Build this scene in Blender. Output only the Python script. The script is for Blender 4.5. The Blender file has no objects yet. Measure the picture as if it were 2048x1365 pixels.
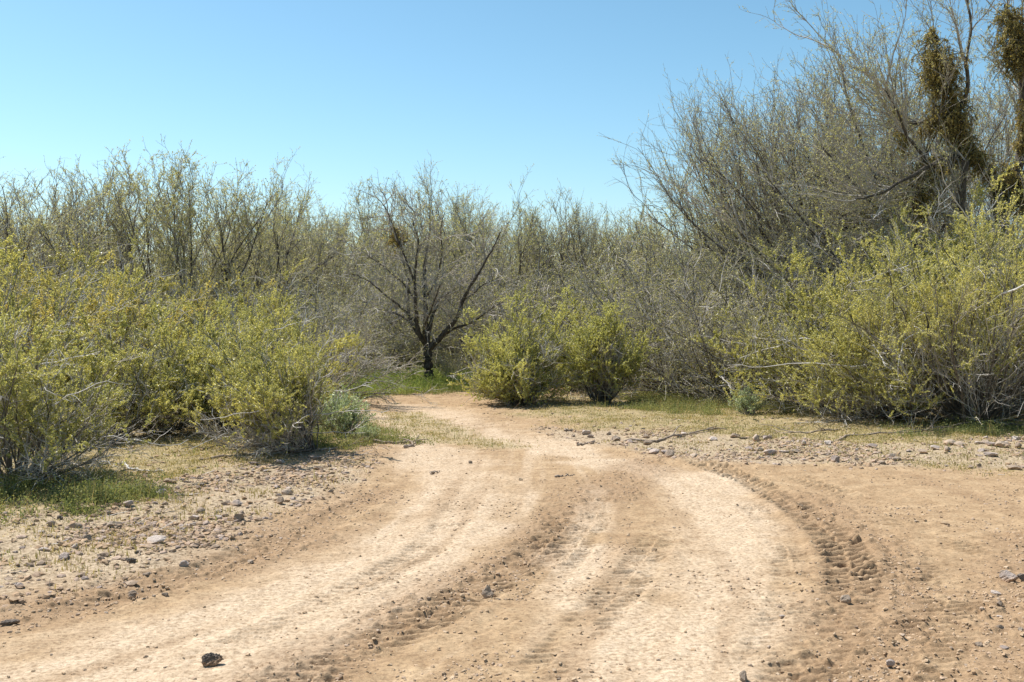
import bpy, math
import numpy as np
from mathutils import Vector

sc = bpy.context.scene
col = sc.collection

# ------------------------------------------------------------------ camera
F, CX, CY, HOR, CAMH = 2200.0, 1024.0, 682.5, 640.0, 1.6
PITCH = math.atan((CY - HOR) / F)
cam_d = bpy.data.cameras.new('camera')
cam_d.sensor_width = 36.0
cam_d.lens = F / 2048.0 * 36.0
cam_d.clip_start = 0.05
cam_d.clip_end = 6000
cam = bpy.data.objects.new('camera', cam_d)
col.objects.link(cam)
cam.location = (0, 0, CAMH)
cam.rotation_euler = (math.pi / 2 - PITCH, 0, 0)
sc.camera = cam

# ------------------------------------------------------------------ light
SUN_EL, SUN_AZ = math.radians(60), math.radians(-58)      # azimuth from +Y towards +X
world = bpy.data.worlds.new('World')
sc.world = world
world.use_nodes = True
wn, wl = world.node_tree.nodes, world.node_tree.links
wn.clear()
sky = wn.new('ShaderNodeTexSky')
sky.sky_type = 'NISHITA'
sky.sun_disc = False
sky.sun_elevation = SUN_EL
sky.sun_rotation = SUN_AZ
sky.altitude = 400
sky.air_density = 1.0
sky.dust_density = 0.9
sky.ozone_density = 1.6
hs = wn.new('ShaderNodeHueSaturation')
hs.inputs['Hue'].default_value = 0.477
hs.inputs['Saturation'].default_value = 1.0
bgn = wn.new('ShaderNodeBackground')
bgn.inputs['Strength'].default_value = 0.061
wo = wn.new('ShaderNodeOutputWorld')
gm = wn.new('ShaderNodeGamma')
gm.inputs['Gamma'].default_value = 1.3
wl.new(sky.outputs[0], gm.inputs[0])
wl.new(gm.outputs[0], hs.inputs['Color'])
wl.new(hs.outputs[0], bgn.inputs[0])
wl.new(bgn.outputs[0], wo.inputs[0])

sun_d = bpy.data.lights.new('sun', 'SUN')
sun_d.energy = 4.8
sun_d.angle = math.radians(0.53)
sun_d.color = (1.0, 0.95, 0.87)
sun = bpy.data.objects.new('sun', sun_d)
col.objects.link(sun)
to_sun = Vector((math.sin(SUN_AZ) * math.cos(SUN_EL), math.cos(SUN_AZ) * math.cos(SUN_EL), math.sin(SUN_EL)))
sun.rotation_euler = to_sun.to_track_quat('Z', 'Y').to_euler()
sun.location = (-20, 20, 30)

sc.view_settings.view_transform = 'Standard'
sc.view_settings.look = 'None'
sc.view_settings.exposure = 0.64
sc.view_settings.gamma = 1.0
sc.render.engine = 'CYCLES'
sc.cycles.max_bounces = 6
sc.cycles.diffuse_bounces = 3
sc.cycles.transmission_bounces = 3
sc.cycles.glossy_bounces = 2

# ------------------------------------------------------------------ helpers
def ray(px, py):
    x = (px - CX) / F
    v = (CY - py) / F
    c, s = math.cos(PITCH), math.sin(PITCH)
    return x, c + v * s, v * c - s
def gxy(px, py):                      # photo point on the ground -> world x, y
    x, y, z = ray(px, py)
    t = CAMH / -z
    return (x * t, y * t)
def at(px, py, Y):                    # photo point at distance Y -> world point
    x, y, z = ray(px, py)
    t = Y / y
    return (x * t, Y, CAMH + z * t)

rng = np.random.default_rng(7)

def mesh_from(name, verts, faces, mats, fmat=None, smooth=False, attrs=None, fattrs=None):
    """faces: list of (n,k) int arrays; fmat: list of material indices, one per array"""
    me = bpy.data.meshes.new(name)
    verts = np.ascontiguousarray(verts, dtype=np.float32)
    me.vertices.add(len(verts))
    me.vertices.foreach_set('co', verts.ravel())
    faces = [np.asarray(f, dtype=np.int32) for f in faces if len(f)]
    nl = sum(f.size for f in faces)
    nf = sum(len(f) for f in faces)
    me.loops.add(nl)
    me.loops.foreach_set('vertex_index', np.concatenate([f.ravel() for f in faces]))
    starts, p = [], 0
    for f in faces:
        starts.append(p + np.arange(len(f)) * f.shape[1])
        p += f.size
    me.polygons.add(nf)
    me.polygons.foreach_set('loop_start', np.concatenate(starts).astype(np.int32))
    if fmat is not None:
        me.polygons.foreach_set('material_index', np.concatenate([np.full(len(f), m, dtype=np.int32) for f, m in zip(faces, fmat)]))
    me.polygons.foreach_set('use_smooth', np.full(nf, smooth, dtype=bool))
    for m in mats:
        me.materials.append(m)
    me.update(calc_edges=True)
    for k, v in (attrs or {}).items():
        a = me.attributes.new(k, 'FLOAT', 'POINT')
        a.data.foreach_set('value', np.ascontiguousarray(v, dtype=np.float32))
    for k, v in (fattrs or {}).items():
        a = me.attributes.new(k, 'FLOAT', 'FACE')
        a.data.foreach_set('value', np.ascontiguousarray(v, dtype=np.float32))
    return me

def link(name, data, parent=None, **props):
    o = bpy.data.objects.new(name, data)
    col.objects.link(o)
    if parent is not None:
        o.parent = parent
    for k, v in props.items():
        o[k] = v
    return o

def copy_thing(root):
    r = root.copy()
    col.objects.link(r)
    for ch in root.children:
        c = ch.copy()
        col.objects.link(c)
        c.parent = r
    return r

# ---- value noise
_lat = np.random.default_rng(3).random((256, 256))
def vnoise(x, y, f=1.0, seed=0):
    x = np.asarray(x, float) * f + seed * 17.31
    y = np.asarray(y, float) * f + seed * 9.77
    xi, yi = np.floor(x).astype(int), np.floor(y).astype(int)
    fx, fy = x - xi, y - yi
    fx, fy = fx * fx * (3 - 2 * fx), fy * fy * (3 - 2 * fy)
    a, b = _lat[xi % 256, yi % 256], _lat[(xi + 1) % 256, yi % 256]
    c, d = _lat[xi % 256, (yi + 1) % 256], _lat[(xi + 1) % 256, (yi + 1) % 256]
    return (a + (b - a) * fx) * (1 - fy) + (c + (d - c) * fx) * fy
def fbm(x, y, f, seed=0, octv=4, g=0.5):
    s, a, t = 0, 1.0, 0
    for k in range(octv):
        s = s + a * vnoise(x, y, f * 2.03 ** k, seed + k * 3)
        t += a
        a *= g
    return s / t
def sstep(a, b, x):
    t = np.clip((x - a) / (b - a), 0, 1)
    return t * t * (3 - 2 * t)

def smooth_line(pts, n=4):
    """Chaikin"""
    p = np.array(pts, float)
    for _ in range(n):
        q = np.empty((2 * len(p), p.shape[1]))
        q[0::2] = np.vstack([p[:-1] * .75 + p[1:] * .25, p[-1:]])
        q[1::2] = np.vstack([p[:-1] * .25 + p[1:] * .75, p[-1:]])
        p = np.vstack([p[:1], q[:-1]])
    return p
def line_dist(x, y, L):
    """signed distance and arc length to a polyline"""
    best = np.full(x.shape, 1e9)
    sd = np.zeros(x.shape)
    ss = np.zeros(x.shape)
    acc = 0.0
    for (ax, ay), (bx, by) in zip(L[:-1], L[1:]):
        dx, dy = bx - ax, by - ay
        ln = math.hypot(dx, dy)
        if ln < 1e-6:
            continue
        t = np.clip(((x - ax) * dx + (y - ay) * dy) / ln ** 2, 0, 1)
        ex, ey = x - (ax + t * dx), y - (ay + t * dy)
        d = np.hypot(ex, ey)
        m = d < best
        best = np.where(m, d, best)
        sd = np.where(m, d * np.sign(dx * ey - dy * ex), sd)
        ss = np.where(m, acc + t * ln, ss)
        acc += ln
    return best, sd, ss
def P(*pp):                       # photo points -> smooth world line on the ground
    return smooth_line([gxy(*p) for p in pp], 2)
def in_poly(x, y, poly):
    """signed distance, negative inside"""
    d = np.full(x.shape, 1e9)
    ins = np.zeros(x.shape, bool)
    n = len(poly)
    for i in range(n):
        ax, ay = poly[i]
        bx, by = poly[(i + 1) % n]
        dx, dy = bx - ax, by - ay
        t = np.clip(((x - ax) * dx + (y - ay) * dy) / (dx * dx + dy * dy + 1e-9), 0, 1)
        d = np.minimum(d, np.hypot(x - ax - t * dx, y - ay - t * dy))
        c = ((ay > y) != (by > y)) & (x < dx * (y - ay) / ((dy if abs(dy) > 1e-9 else 1e-9)) + ax)
        ins ^= c
    return np.where(ins, -d, d)

# ------------------------------------------------------------------ the lie of the land
ROAD = [gxy(*p) for p in ((-900, 1500), (-300, 1290), (0, 1222), (160, 1178), (300, 1135), (470, 1075), (620, 1010), (730, 950),
        (800, 905), (770, 870), (725, 845), (712, 822), (760, 806), (850, 797), (940, 792), (1040, 786), (1150, 780), (1150, 785), (1040, 795), (955, 801), (938, 815),
        (960, 838), (1060, 862), (1180, 893), (1300, 925), (1430, 940), (1600, 948), (1800, 955), (2048, 965), (2500, 985), (3400, 1010))]
ROAD += [(14.0, 3.0), (4.0, -6.0), (-6.0, -6.0), (-9.0, 0.0)]
# (points, half width m, depth m, kind) pressed wheel lines
TREADS = [
    (P((1380, 925), (1450, 950), (1540, 985), (1620, 1030), (1680, 1085), (1705, 1140), (1700, 1200), (1670, 1265), (1590, 1365), (1500, 1460)), .17, .016, .12, .050),
    (P((1490, 1000), (1550, 1050), (1580, 1110), (1590, 1170), (1565, 1250), (1500, 1365)), .14, .006, .09, .016),
    (P((1210, 970), (1200, 1020), (1160, 1090), (1090, 1160)), .13, .006, .09, .018),
    (P((1330, 1050), (1290, 1120), (1230, 1200), (1140, 1280), (1040, 1400)), .14, .008, .095, .018),
    (P((1150, 1030), (1080, 1110), (950, 1190), (800, 1270), (600, 1370), (400, 1460)), .18, .012, .11, .028),
    (P((930, 1000), (880, 1080), (760, 1160), (560, 1260), (330, 1365)), .15, .010, .10, .014),
    (P((1900, 1060), (1910, 1150), (1880, 1250), (1790, 1400)), .20, .004, .09, .018),
    (P((1800, 1020), (1830, 1100), (1800, 1220), (1720, 1340), (1680, 1420)), .18, .004, .09, .013),
    (P((1560, 950), (1680, 990), (1740, 1010)), .15, .006, .10, .022),
    (P((760, 990), (640, 1060), (460, 1130), (240, 1200), (0, 1265)), .16, .014, .11, .010),
]
PALE = [   # compacted pale lanes: line, half width
    (P((870, 905), (905, 950), (930, 1000), (900, 1060), (800, 1120), (640, 1195), (440, 1270), (200, 1350), (-100, 1450)), .42),
    (P((960, 985), (965, 1045), (900, 1110), (790, 1180), (620, 1280), (500, 1365)), .22),
    (P((1090, 895), (1200, 925), (1330, 960), (1420, 1010), (1465, 1080), (1470, 1160), (1450, 1250), (1400, 1365), (1350, 1450)), .30),
    (P((1390, 960), (1450, 1010), (1480, 1100), (1430, 1200), (1300, 1365)), .30),
    (P((1200, 980), (1180, 1050), (1130, 1120)), .13),
    (P((800, 812), (860, 818), (890, 845), (960, 870), (1060, 890)), .5),
    (P((760, 830), (770, 860), (830, 895)), .4),
    (P((1210, 1100), (1250, 1200), (1200, 1365)), .20),
]
DARK = [   # loose darker soil
    (P((1290, 930), (1140, 1010), (1080, 1080), (980, 1150), (850, 1220), (700, 1300), (500, 1400)), .24),
    (P((600, 1080), (420, 1140), (200, 1195), (0, 1240), (-300, 1330)), .30),
    (P((760, 985), (620, 1040), (480, 1095)), .2),
    (P((1280, 950), (1230, 1000)), .3),
    (P((1600, 1000), (1720, 1080), (1760, 1200), (1700, 1365)), .35),
    (P((2080, 1080), (2040, 1180), (2030, 1280), (2060, 1400)), .30),
]
MEDIAN = P((800, 828), (860, 862), (930, 882), (985, 895))
GRAVEL = [[gxy(*p) for p in q] for q in (
    ((-300, 1060), (100, 1040), (400, 965), (620, 920), (760, 925), (700, 990), (520, 1060), (330, 1130), (120, 1180), (-300, 1260)),
    ((1080, 862), (1250, 868), (1500, 885), (1750, 905), (2048, 890), (2400, 880), (2400, 975), (2048, 955), (1800, 945), (1560, 940), (1350, 930), (1180, 892)),
    ((1975, 1130), (2100, 1090), (2300, 1200), (2200, 1400), (2010, 1365), (1960, 1230)),
)]
CORNER = GRAVEL.pop()
FLOW = [P((1010, 860), (1000, 960), (930, 1080), (760, 1180), (500, 1290), (200, 1400)),
        P((1150, 870), (1290, 950), (1370, 1050), (1390, 1180), (1340, 1365), (1250, 1500)),
        P((1380, 925), (1540, 985), (1680, 1085), (1700, 1200), (1600, 1400))]
def streaks(x, y):
    best, u, s = np.full(x.shape, 1e9), np.zeros(x.shape), np.zeros(x.shape)
    for k, L in enumerate(FLOW):
        d, sg, ss = line_dist(x, y, L)
        m = d < best
        best, u, s = np.where(m, d, best), np.where(m, sg + 7 * k, u), np.where(m, ss, s)
    return .6 * vnoise(u * 4.2, s * .35, 1, 5) + .4 * vnoise(u * 11., s * .8, 1, 9)
def road_sd(x, y):
    return in_poly(x, y, ROAD) + (fbm(x, y, 1.3, 5, 3) - .5) * .5
def masks(x, y):
    x, y = np.asarray(x, float), np.asarray(y, float)
    sd = road_sd(x, y)
    road = 1 - sstep(-.15, .25, sd)
    wob = (fbm(x, y, 2.2, 11, 4) - .5)
    pale = np.zeros(x.shape)
    for L, w in PALE:
        d, _, _ = line_dist(x, y, L)
        pale = np.maximum(pale, 1 - sstep(w * .2, w * 1.9, d + wob * .6))
    stk = streaks(x, y)
    pale = np.clip(pale * (.45 + 1.1 * stk) + .75 * sstep(.50, .85, stk) * (1 - sstep(.8, 2.2, line_dist(x, y, FLOW[0])[0])) * .8, 0, 1)
    dark = np.zeros(x.shape)
    for L, w in DARK:
        d, _, _ = line_dist(x, y, L)
        dark = np.maximum(dark, 1 - sstep(w * .3, w * 1.6, d + wob * .3))
    grav = np.zeros(x.shape)
    for pl in GRAVEL:
        g = in_poly(x, y, pl)
        grav = np.maximum(grav, 1 - sstep(-.25, .25, g + wob * .8))
    d, _, _ = line_dist(x, y, MEDIAN)
    med = 1 - sstep(.15, .6, d + wob * .6)
    green = np.clip(sstep(.25, 1.6, sd + wob * 1.5) * (1 - .75 * grav) + med * .7, 0, 1)
    dark = np.maximum(dark * (1.25 - .5 * stk), .5 * (1 - sstep(.18, .42, stk)) * road)
    return road, np.clip(pale, 0, 1) * road, np.clip(dark, 0, 1), grav, green, sd
def height(x, y, fine=True):
    x, y = np.asarray(x, float), np.asarray(y, float)
    near = np.exp(-np.maximum(0, np.hypot(x, y - 14) - 30) / 30.)
    h = (fbm(x, y, .13, 2, 3) - .5) * .22 * near
    h = h * sstep(2, 9, np.hypot(x, y - 4))
    h += (fbm(x, y, .9, 8, 3) - .5) * .05
    sd = road_sd(x, y)
    out = sstep(0, 1.5, sd)
    h += out * .07 + np.exp(-((sd - .15) / .35) ** 2) * .035 * (.4 + fbm(x, y, 1.1, 9, 2))
    h += out * (fbm(x, y, 4.0, 21, 4) - .5) * .05
    if fine:
        near2 = (y < 24) & (y > 2.0) & (np.abs(x) < 13)
        xs, ys = x[near2], y[near2]
        hh = (fbm(xs, ys, 7.0, 31, 5, .6) - .5) * .022
        lump = fbm(xs, ys, 15.0, 41, 3, .5)
        loose = np.zeros(xs.shape)
        for L, w in DARK:
            d, _, _ = line_dist(xs, ys, L)
            loose = np.maximum(loose, 1 - sstep(w * .4, w * 1.5, d))
        hh += sstep(.56, .80, lump) * .020 * (.06 + loose)
        for L, w, dep, per, amp in TREADS:
            d, s_, s = line_dist(xs, ys, L)
            m = d < w * 2.4
            dd, sg, s = d[m], s_[m], s[m]
            X, Y = xs[m], ys[m]
            brk = sstep(.30, .58, fbm(X, Y, 2.1, 51, 4)) * .85 + .15
            if amp > .04:
                brk = (.3 + .6 * brk) * (.45 + .55 * sstep(5.0, 7.5, Y))
            prof = -dep * (1 - sstep(w * .6, w * 1.1, dd)) + dep * .7 * np.exp(-((dd - w * 1.25) / (w * .28)) ** 2)
            ph = (s + .62 * sg + .03 * (vnoise(X, Y, 6., 61) - .5) * 2) / per
            ph = np.where(sg > 0, ph, ph + .45)
            fr_ = ph % 1
            bar = sstep(.0, .62, fr_) * (1 - sstep(.74, .97, fr_))
            end = sstep(0, .5, s) * (1 - sstep(s.max() - .5, s.max(), s)) if len(s) else 1
            inside = (1 - sstep(w * .85, w * 1.08, dd))
            hh[m] += prof * (.4 + .6 * brk) * end + end * (bar - .5) * amp * inside * brk * (.35 + 1.3 * vnoise(X, Y, 8., 71))
        hh += (fbm(xs, ys, 16., 33, 3, .6) - .5) * .016
        h[near2] += hh
    return h

def gz(x, y):
    return float(height(np.array([x]), np.array([y]))[0])

# ------------------------------------------------------------------ materials
def newmat(name):
    m = bpy.data.materials.new(name)
    m.use_nodes = True
    nt = m.node_tree
    nt.nodes.clear()
    out = nt.nodes.new('ShaderNodeOutputMaterial')
    return m, nt, out
def N(nt, t, **kw):
    n = nt.nodes.new(t)
    for k, v in kw.items():
        if k in n.inputs.keys():
            n.inputs[k].default_value = v
        else:
            setattr(n, k, v)
    return n
def ramp(nt, pts, interp='LINEAR'):
    r = nt.nodes.new('ShaderNodeValToRGB')
    r.color_ramp.interpolation = interp
    e = r.color_ramp.elements
    while len(e) < len(pts):
        e.new(.5)
    for el, (p, c) in zip(e, pts):
        el.position = p
        el.color = (*c, 1) if len(c) == 3 else c
    return r
def mix(nt, fac, a, b, blend='MIX'):
    m = nt.nodes.new('ShaderNodeMix')
    m.data_type = 'RGBA'
    m.blend_type = blend
    for sock, v in ((m.inputs[0], fac), (m.inputs[6], a), (m.inputs[7], b)):
        if isinstance(v, (int, float)):
            sock.default_value = v
        elif isinstance(v, tuple):
            sock.default_value = (*v, 1)
        else:
            nt.links.new(v, sock)
    return m.outputs[2]
def math_(nt, op, a, b=0.0):
    m = nt.nodes.new('ShaderNodeMath')
    m.operation = op
    for s, v in zip(m.inputs, (a, b)):
        if isinstance(v, (int, float)):
            s.default_value = v
        else:
            nt.links.new(v, s)
    return m.outputs[0]

def soil_material():
    m, nt, out = newmat('soil')
    L = nt.links
    tc = N(nt, 'ShaderNodeTexCoord')
    at_ = {}
    for k in ('pale', 'dark', 'grav', 'green', 'road'):
        at_[k] = N(nt, 'ShaderNodeAttribute', attribute_name=k).outputs['Fac']
    def noise(scale, det=4.0, rough=.6):
        n = N(nt, 'ShaderNodeTexNoise', Scale=scale, Detail=det, Roughness=rough)
        L.new(tc.outputs['Object'], n.inputs['Vector'])
        return n.outputs['Fac']
    big, mid, fine, vf = noise(.8), noise(5.0, 6), noise(38.0, 5), noise(140., 3)
    base = ramp(nt, [(.3, (.265, .177, .102)), (.5, (.34, .237, .142)), (.7, (.41, .298, .185))])
    L.new(mid, base.inputs[0])
    palec = ramp(nt, [(.3, (.38, .28, .185)), (.5, (.46, .355, .25)), (.7, (.54, .435, .325))])
    L.new(mix(nt, .5, mid, fine), palec.inputs[0])
    pf = math_(nt, 'MULTIPLY', at_['pale'], math_(nt, 'ADD', .55, math_(nt, 'MULTIPLY', fine, .8)))
    pfc = N(nt, 'ShaderNodeClamp')
    L.new(pf, pfc.inputs[0])
    c = mix(nt, pfc.outputs[0], base.outputs[0], palec.outputs[0])
    c = mix(nt, math_(nt, 'MULTIPLY', at_['dark'], .55), c, (.25, .165, .10))
    # off the track: grey-tan grit with bits of straw
    grit = ramp(nt, [(.32, (.20, .155, .11)), (.45, (.33, .26, .18)), (.6, (.41, .335, .245)), (.72, (.52, .45, .36))])
    L.new(fine, grit.inputs[0])
    c = mix(nt, math_(nt, 'MULTIPLY', at_['grav'], .8), c, grit.outputs[0])
    gr = ramp(nt, [(.3, (.14, .14, .06)), (.46, (.24, .22, .11)), (.60, (.34, .28, .16)), (.75, (.42, .33, .20))])
    L.new(mix(nt, .5, mid, fine), gr.inputs[0])
    c = mix(nt, math_(nt, 'MULTIPLY', at_['green'], .62), c, gr.outputs[0])
    sp = ramp(nt, [(.33, (.62, .58, .54)), (.5, (1, 1, 1)), (.68, (1.18, 1.16, 1.12))])
    L.new(fine, sp.inputs[0])
    c = mix(nt, .8, c, sp.outputs[0], 'MULTIPLY')
    sp2 = ramp(nt, [(.34, (.72, .70, .68)), (.5, (1, 1, 1)), (.66, (1.14, 1.13, 1.1))])
    L.new(vf, sp2.inputs[0])
    c = mix(nt, .8, c, sp2.outputs[0], 'MULTIPLY')
    b = N(nt, 'ShaderNodeBsdfPrincipled', Roughness=.95)
    b.inputs['Specular IOR Level'].default_value = .15
    L.new(c, b.inputs['Base Color'])
    bu = N(nt, 'ShaderNodeBump', Strength=.8, Distance=.008)
    vo = N(nt, 'ShaderNodeTexVoronoi', Scale=17.0)
    vo.feature = 'DISTANCE_TO_EDGE'
    wv = N(nt, 'ShaderNodeVectorMath')
    wn_ = N(nt, 'ShaderNodeTexNoise', Scale=9.0, Detail=3.0)
    L.new(tc.outputs['Object'], wn_.inputs['Vector'])
    wsc = N(nt, 'ShaderNodeVectorMath', operation='SCALE')
    L.new(wn_.outputs['Color'], wsc.inputs[0])
    wsc.inputs['Scale'].default_value = .12
    L.new(tc.outputs['Object'], wv.inputs[0])
    L.new(wsc.outputs[0], wv.inputs[1])
    L.new(wv.outputs[0], vo.inputs['Vector'])
    cr = ramp(nt, [(.0, (0, 0, 0)), (.09, (1, 1, 1))])
    L.new(vo.outputs['Distance'], cr.inputs[0])
    crust = math_(nt, 'MULTIPLY', math_(nt, 'MULTIPLY', pfc.outputs[0], cr.outputs[0]), math_(nt, 'MULTIPLY', big, .35))     # dried crust with fine cracks
    L.new(math_(nt, 'ADD', math_(nt, 'ADD', fine, crust), math_(nt, 'MULTIPLY', vf, .35)), bu.inputs['Height'])
    L.new(bu.outputs[0], b.inputs['Normal'])
    L.new(b.outputs[0], out.inputs[0])
    return m

def leaf_material(name, c1, c2, c3, transl=.35, rough=.42, spec=.5):
    m, nt, out = newmat(name)
    L = nt.links
    a = N(nt, 'ShaderNodeAttribute', attribute_name='tint').outputs['Fac']
    oi = N(nt, 'ShaderNodeObjectInfo').outputs['Random']
    tc = N(nt, 'ShaderNodeTexCoord')
    n = N(nt, 'ShaderNodeTexNoise', Scale=1.9, Detail=2.0)
    L.new(tc.outputs['Object'], n.inputs['Vector'])
    v = math_(nt, 'ADD', math_(nt, 'MULTIPLY', a, .55), math_(nt, 'ADD', math_(nt, 'MULTIPLY', n.outputs['Fac'], .55), math_(nt, 'MULTIPLY', oi, .16)))
    r = ramp(nt, [(.25, c1), (.55, c2), (.85, c3)])
    L.new(v, r.inputs[0])
    d = N(nt, 'ShaderNodeBsdfPrincipled', Roughness=rough)
    d.inputs['Specular IOR Level'].default_value = spec
    L.new(r.outputs[0], d.inputs['Base Color'])
    t = N(nt, 'ShaderNodeBsdfTranslucent')
    L.new(mix(nt, 1.0, r.outputs[0], (1.25, 1.2, .75), 'MULTIPLY'), t.inputs[0])
    mx = N(nt, 'ShaderNodeMixShader')
    mx.inputs[0].default_value = transl
    L.new(d.outputs[0], mx.inputs[1])
    L.new(t.outputs[0], mx.inputs[2])
    L.new(mx.outputs[0], out.inputs[0])
    return m

def bark_material(name, dark, light, scale=30.):
    m, nt, out = newmat(name)
    L = nt.links
    tc = N(nt, 'ShaderNodeTexCoord')
    mp = N(nt, 'ShaderNodeMapping')
    mp.inputs['Scale'].default_value = (1, 1, .25)
    L.new(tc.outputs['Object'], mp.inputs[0])
    n = N(nt, 'ShaderNodeTexNoise', Scale=scale, Detail=5.0, Roughness=.7)
    L.new(mp.outputs[0], n.inputs['Vector'])
    r = ramp(nt, [(.35, dark), (.65, light)])
    L.new(n.outputs['Fac'], r.inputs[0])
    b = N(nt, 'ShaderNodeBsdfPrincipled', Roughness=.85)
    b.inputs['Specular IOR Level'].default_value = .2
    L.new(r.outputs[0], b.inputs['Base Color'])
    bu = N(nt, 'ShaderNodeBump', Strength=.6, Distance=.01)
    L.new(n.outputs['Fac'], bu.inputs['Height'])
    L.new(bu.outputs[0], b.inputs['Normal'])
    L.new(b.outputs[0], out.inputs[0])
    return m

def stone_material(name, c1, c2, c3, scale=14.):
    m, nt, out = newmat(name)
    L = nt.links
    tc = N(nt, 'ShaderNodeTexCoord')
    oi = N(nt, 'ShaderNodeObjectInfo')
    n = N(nt, 'ShaderNodeTexNoise', Scale=scale, Detail=6.0, Roughness=.65)
    L.new(tc.outputs['Object'], n.inputs['Vector'])
    r = ramp(nt, [(.32, c1), (.5, c2), (.68, c3)])
    L.new(math_(nt, 'ADD', n.outputs['Fac'], math_(nt, 'MULTIPLY', math_(nt, 'SUBTRACT', oi.outputs['Random'], .5), .22)), r.inputs[0])
    b = N(nt, 'ShaderNodeBsdfPrincipled', Roughness=.9)
    b.inputs['Specular IOR Level'].default_value = .2
    a = N(nt, 'ShaderNodeAttribute', attribute_name='tint')
    L.new(mix(nt, math_(nt, 'MULTIPLY', a.outputs['Fac'], .9), r.outputs[0], (.47, .31, .19)), b.inputs['Base Color'])
    bu = N(nt, 'ShaderNodeBump', Strength=.6, Distance=.01)
    L.new(n.outputs['Fac'], bu.inputs['Height'])
    L.new(bu.outputs[0], b.inputs['Normal'])
    L.new(b.outputs[0], out.inputs[0])
    return m

M_SOIL = soil_material()
M_CREO = leaf_material('creosote_leaf', (.18, .185, .062), (.40, .395, .145), (.64, .59, .22), .47)
M_CREO_G = leaf_material('fresh_creosote_leaf', (.25, .26, .085), (.46, .46, .165), (.64, .61, .24), .54)
M_CREO_Y = leaf_material('flowering_creosote_leaf', (.18, .18, .06), (.40, .375, .135), (.66, .54, .17), .46)
M_MESQ = leaf_material('mesquite_leaf', (.26, .27, .12), (.43, .42, .20), (.58, .54, .27), .5)
M_GREYL = leaf_material('brush_leaf', (.22, .23, .10), (.35, .35, .15), (.50, .46, .20), .45)
M_MISTL = leaf_material('mistletoe_leaf', (.15, .14, .05), (.31, .27, .095), (.52, .40, .14), .45)
M_SAGE = leaf_material('sage_leaf', (.26, .33, .17), (.40, .47, .27), (.55, .60, .38), .35)
M_GRASS = leaf_material('grass_blade', (.10, .13, .05), (.19, .22, .09), (.34, .33, .15), .4, .8, .1)
M_STRAW = leaf_material('dry_grass_blade', (.22, .21, .09), (.37, .31, .15), (.52, .41, .21), .3, .8, .1)
M_BARK = bark_material('dark_bark', (.035, .030, .025), (.14, .12, .10))
M_STEM = bark_material('creosote_stem', (.05, .042, .034), (.21, .18, .15))
M_TWIG = bark_material('grey_twig', (.22, .198, .17), (.52, .48, .43))
M_DEAD = bark_material('bleached_twig', (.34, .32, .30), (.66, .63, .59))
M_LIMB = bark_material('mesquite_limb', (.045, .038, .033), (.17, .148, .128))
M_LITTER = bark_material('fallen_wood', (.16, .12, .09), (.42, .34, .27))
M_STONE = stone_material('grey_tan_stone', (.20, .16, .14), (.38, .31, .27), (.56, .49, .43))
M_STONE_B = stone_material('brown_stone', (.16, .12, .09), (.31, .24, .18), (.46, .37, .29))
M_CLOD = stone_material('earth_clod', (.26, .185, .12), (.37, .27, .175), (.47, .36, .25))
M_DARKROCK = stone_material('dark_porous_rock', (.07, .06, .052), (.19, .155, .13), (.37, .305, .25), 32.)

# ------------------------------------------------------------------ ground sheet
def axis(fn_step, a, b):
    v = [a]
    while v[-1] < b:
        v.append(v[-1] + fn_step(v[-1]))
    return v
ys = axis(lambda y: max(.010, (y * y) / 3520. * .80) if y < 30 else y * .12, 3.6, 5000)
ys = [-5000, -1500, -500, -150, -50, -20, -8, -3, 0, 1, 2, 2.6, 3.0, 3.3] + ys
xs = axis(lambda x: .0115 if x < 3.2 else .0115 + (x - 3.2) * .022 if x < 16 else x * .15, .0, 5000)
xs = [-v for v in xs[:0:-1]] + xs
gx, gy = np.meshgrid(np.array(xs), np.array(ys))
sh = gx.shape
gx, gy = gx.ravel(), gy.ravel()
gh = height(gx, gy)
road, pale, dark, grav, green, sd_ = masks(gx, gy)
nr, nc = sh
i = (np.arange(nr - 1)[:, None] * nc + np.arange(nc - 1)[None]).ravel()
me = mesh_from('ground', np.stack([gx, gy, gh], 1), [np.stack([i, i + 1, i + 1 + nc, i + nc], 1)], [M_SOIL], smooth=True,
               attrs=dict(road=road, pale=pale, dark=dark, grav=grav, green=green))
link('ground', me, kind='structure')
print('ground verts', len(gx))

# ------------------------------------------------------------------ plant growing kit
def unit(v):
    return v / (np.linalg.norm(v, axis=-1, keepdims=True) + 1e-9)
def grow(r, start, d, ln, m, wig=.1, trop=(0, 0, 0)):
    n = len(start)
    p = np.empty((n, m, 3))
    p[:, 0] = start
    d = unit(d)
    st = (ln / (m - 1))[:, None]
    tr = np.asarray(trop, float)
    for k in range(1, m):
        d = unit(d + r.normal(0, wig, (n, 3)) + tr)
        p[:, k] = p[:, k - 1] + d * st
    return p
def spawn(r, p, n, t0, t1, a0, a1, bias=(0, 0, 0)):
    """n children per parent -> start, direction, parent index, t"""
    N_, m, _ = p.shape
    idx = np.repeat(np.arange(N_), n)
    t = t0 + (t1 - t0) * r.random(len(idx))
    f = t * (m - 1)
    k = np.minimum(f.astype(int), m - 2)
    u = (f - k)[:, None]
    a, b = p[idx, k], p[idx, k + 1]
    s = a + (b - a) * u
    tg = unit(b - a)
    w = unit(np.cross(tg, unit(r.normal(0, 1, (len(idx), 3)))))
    an = np.radians(a0 + (a1 - a0) * r.random(len(idx)))[:, None]
    return s, unit(tg * np.cos(an) + w * np.sin(an) + np.asarray(bias, float)), idx, t
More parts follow.
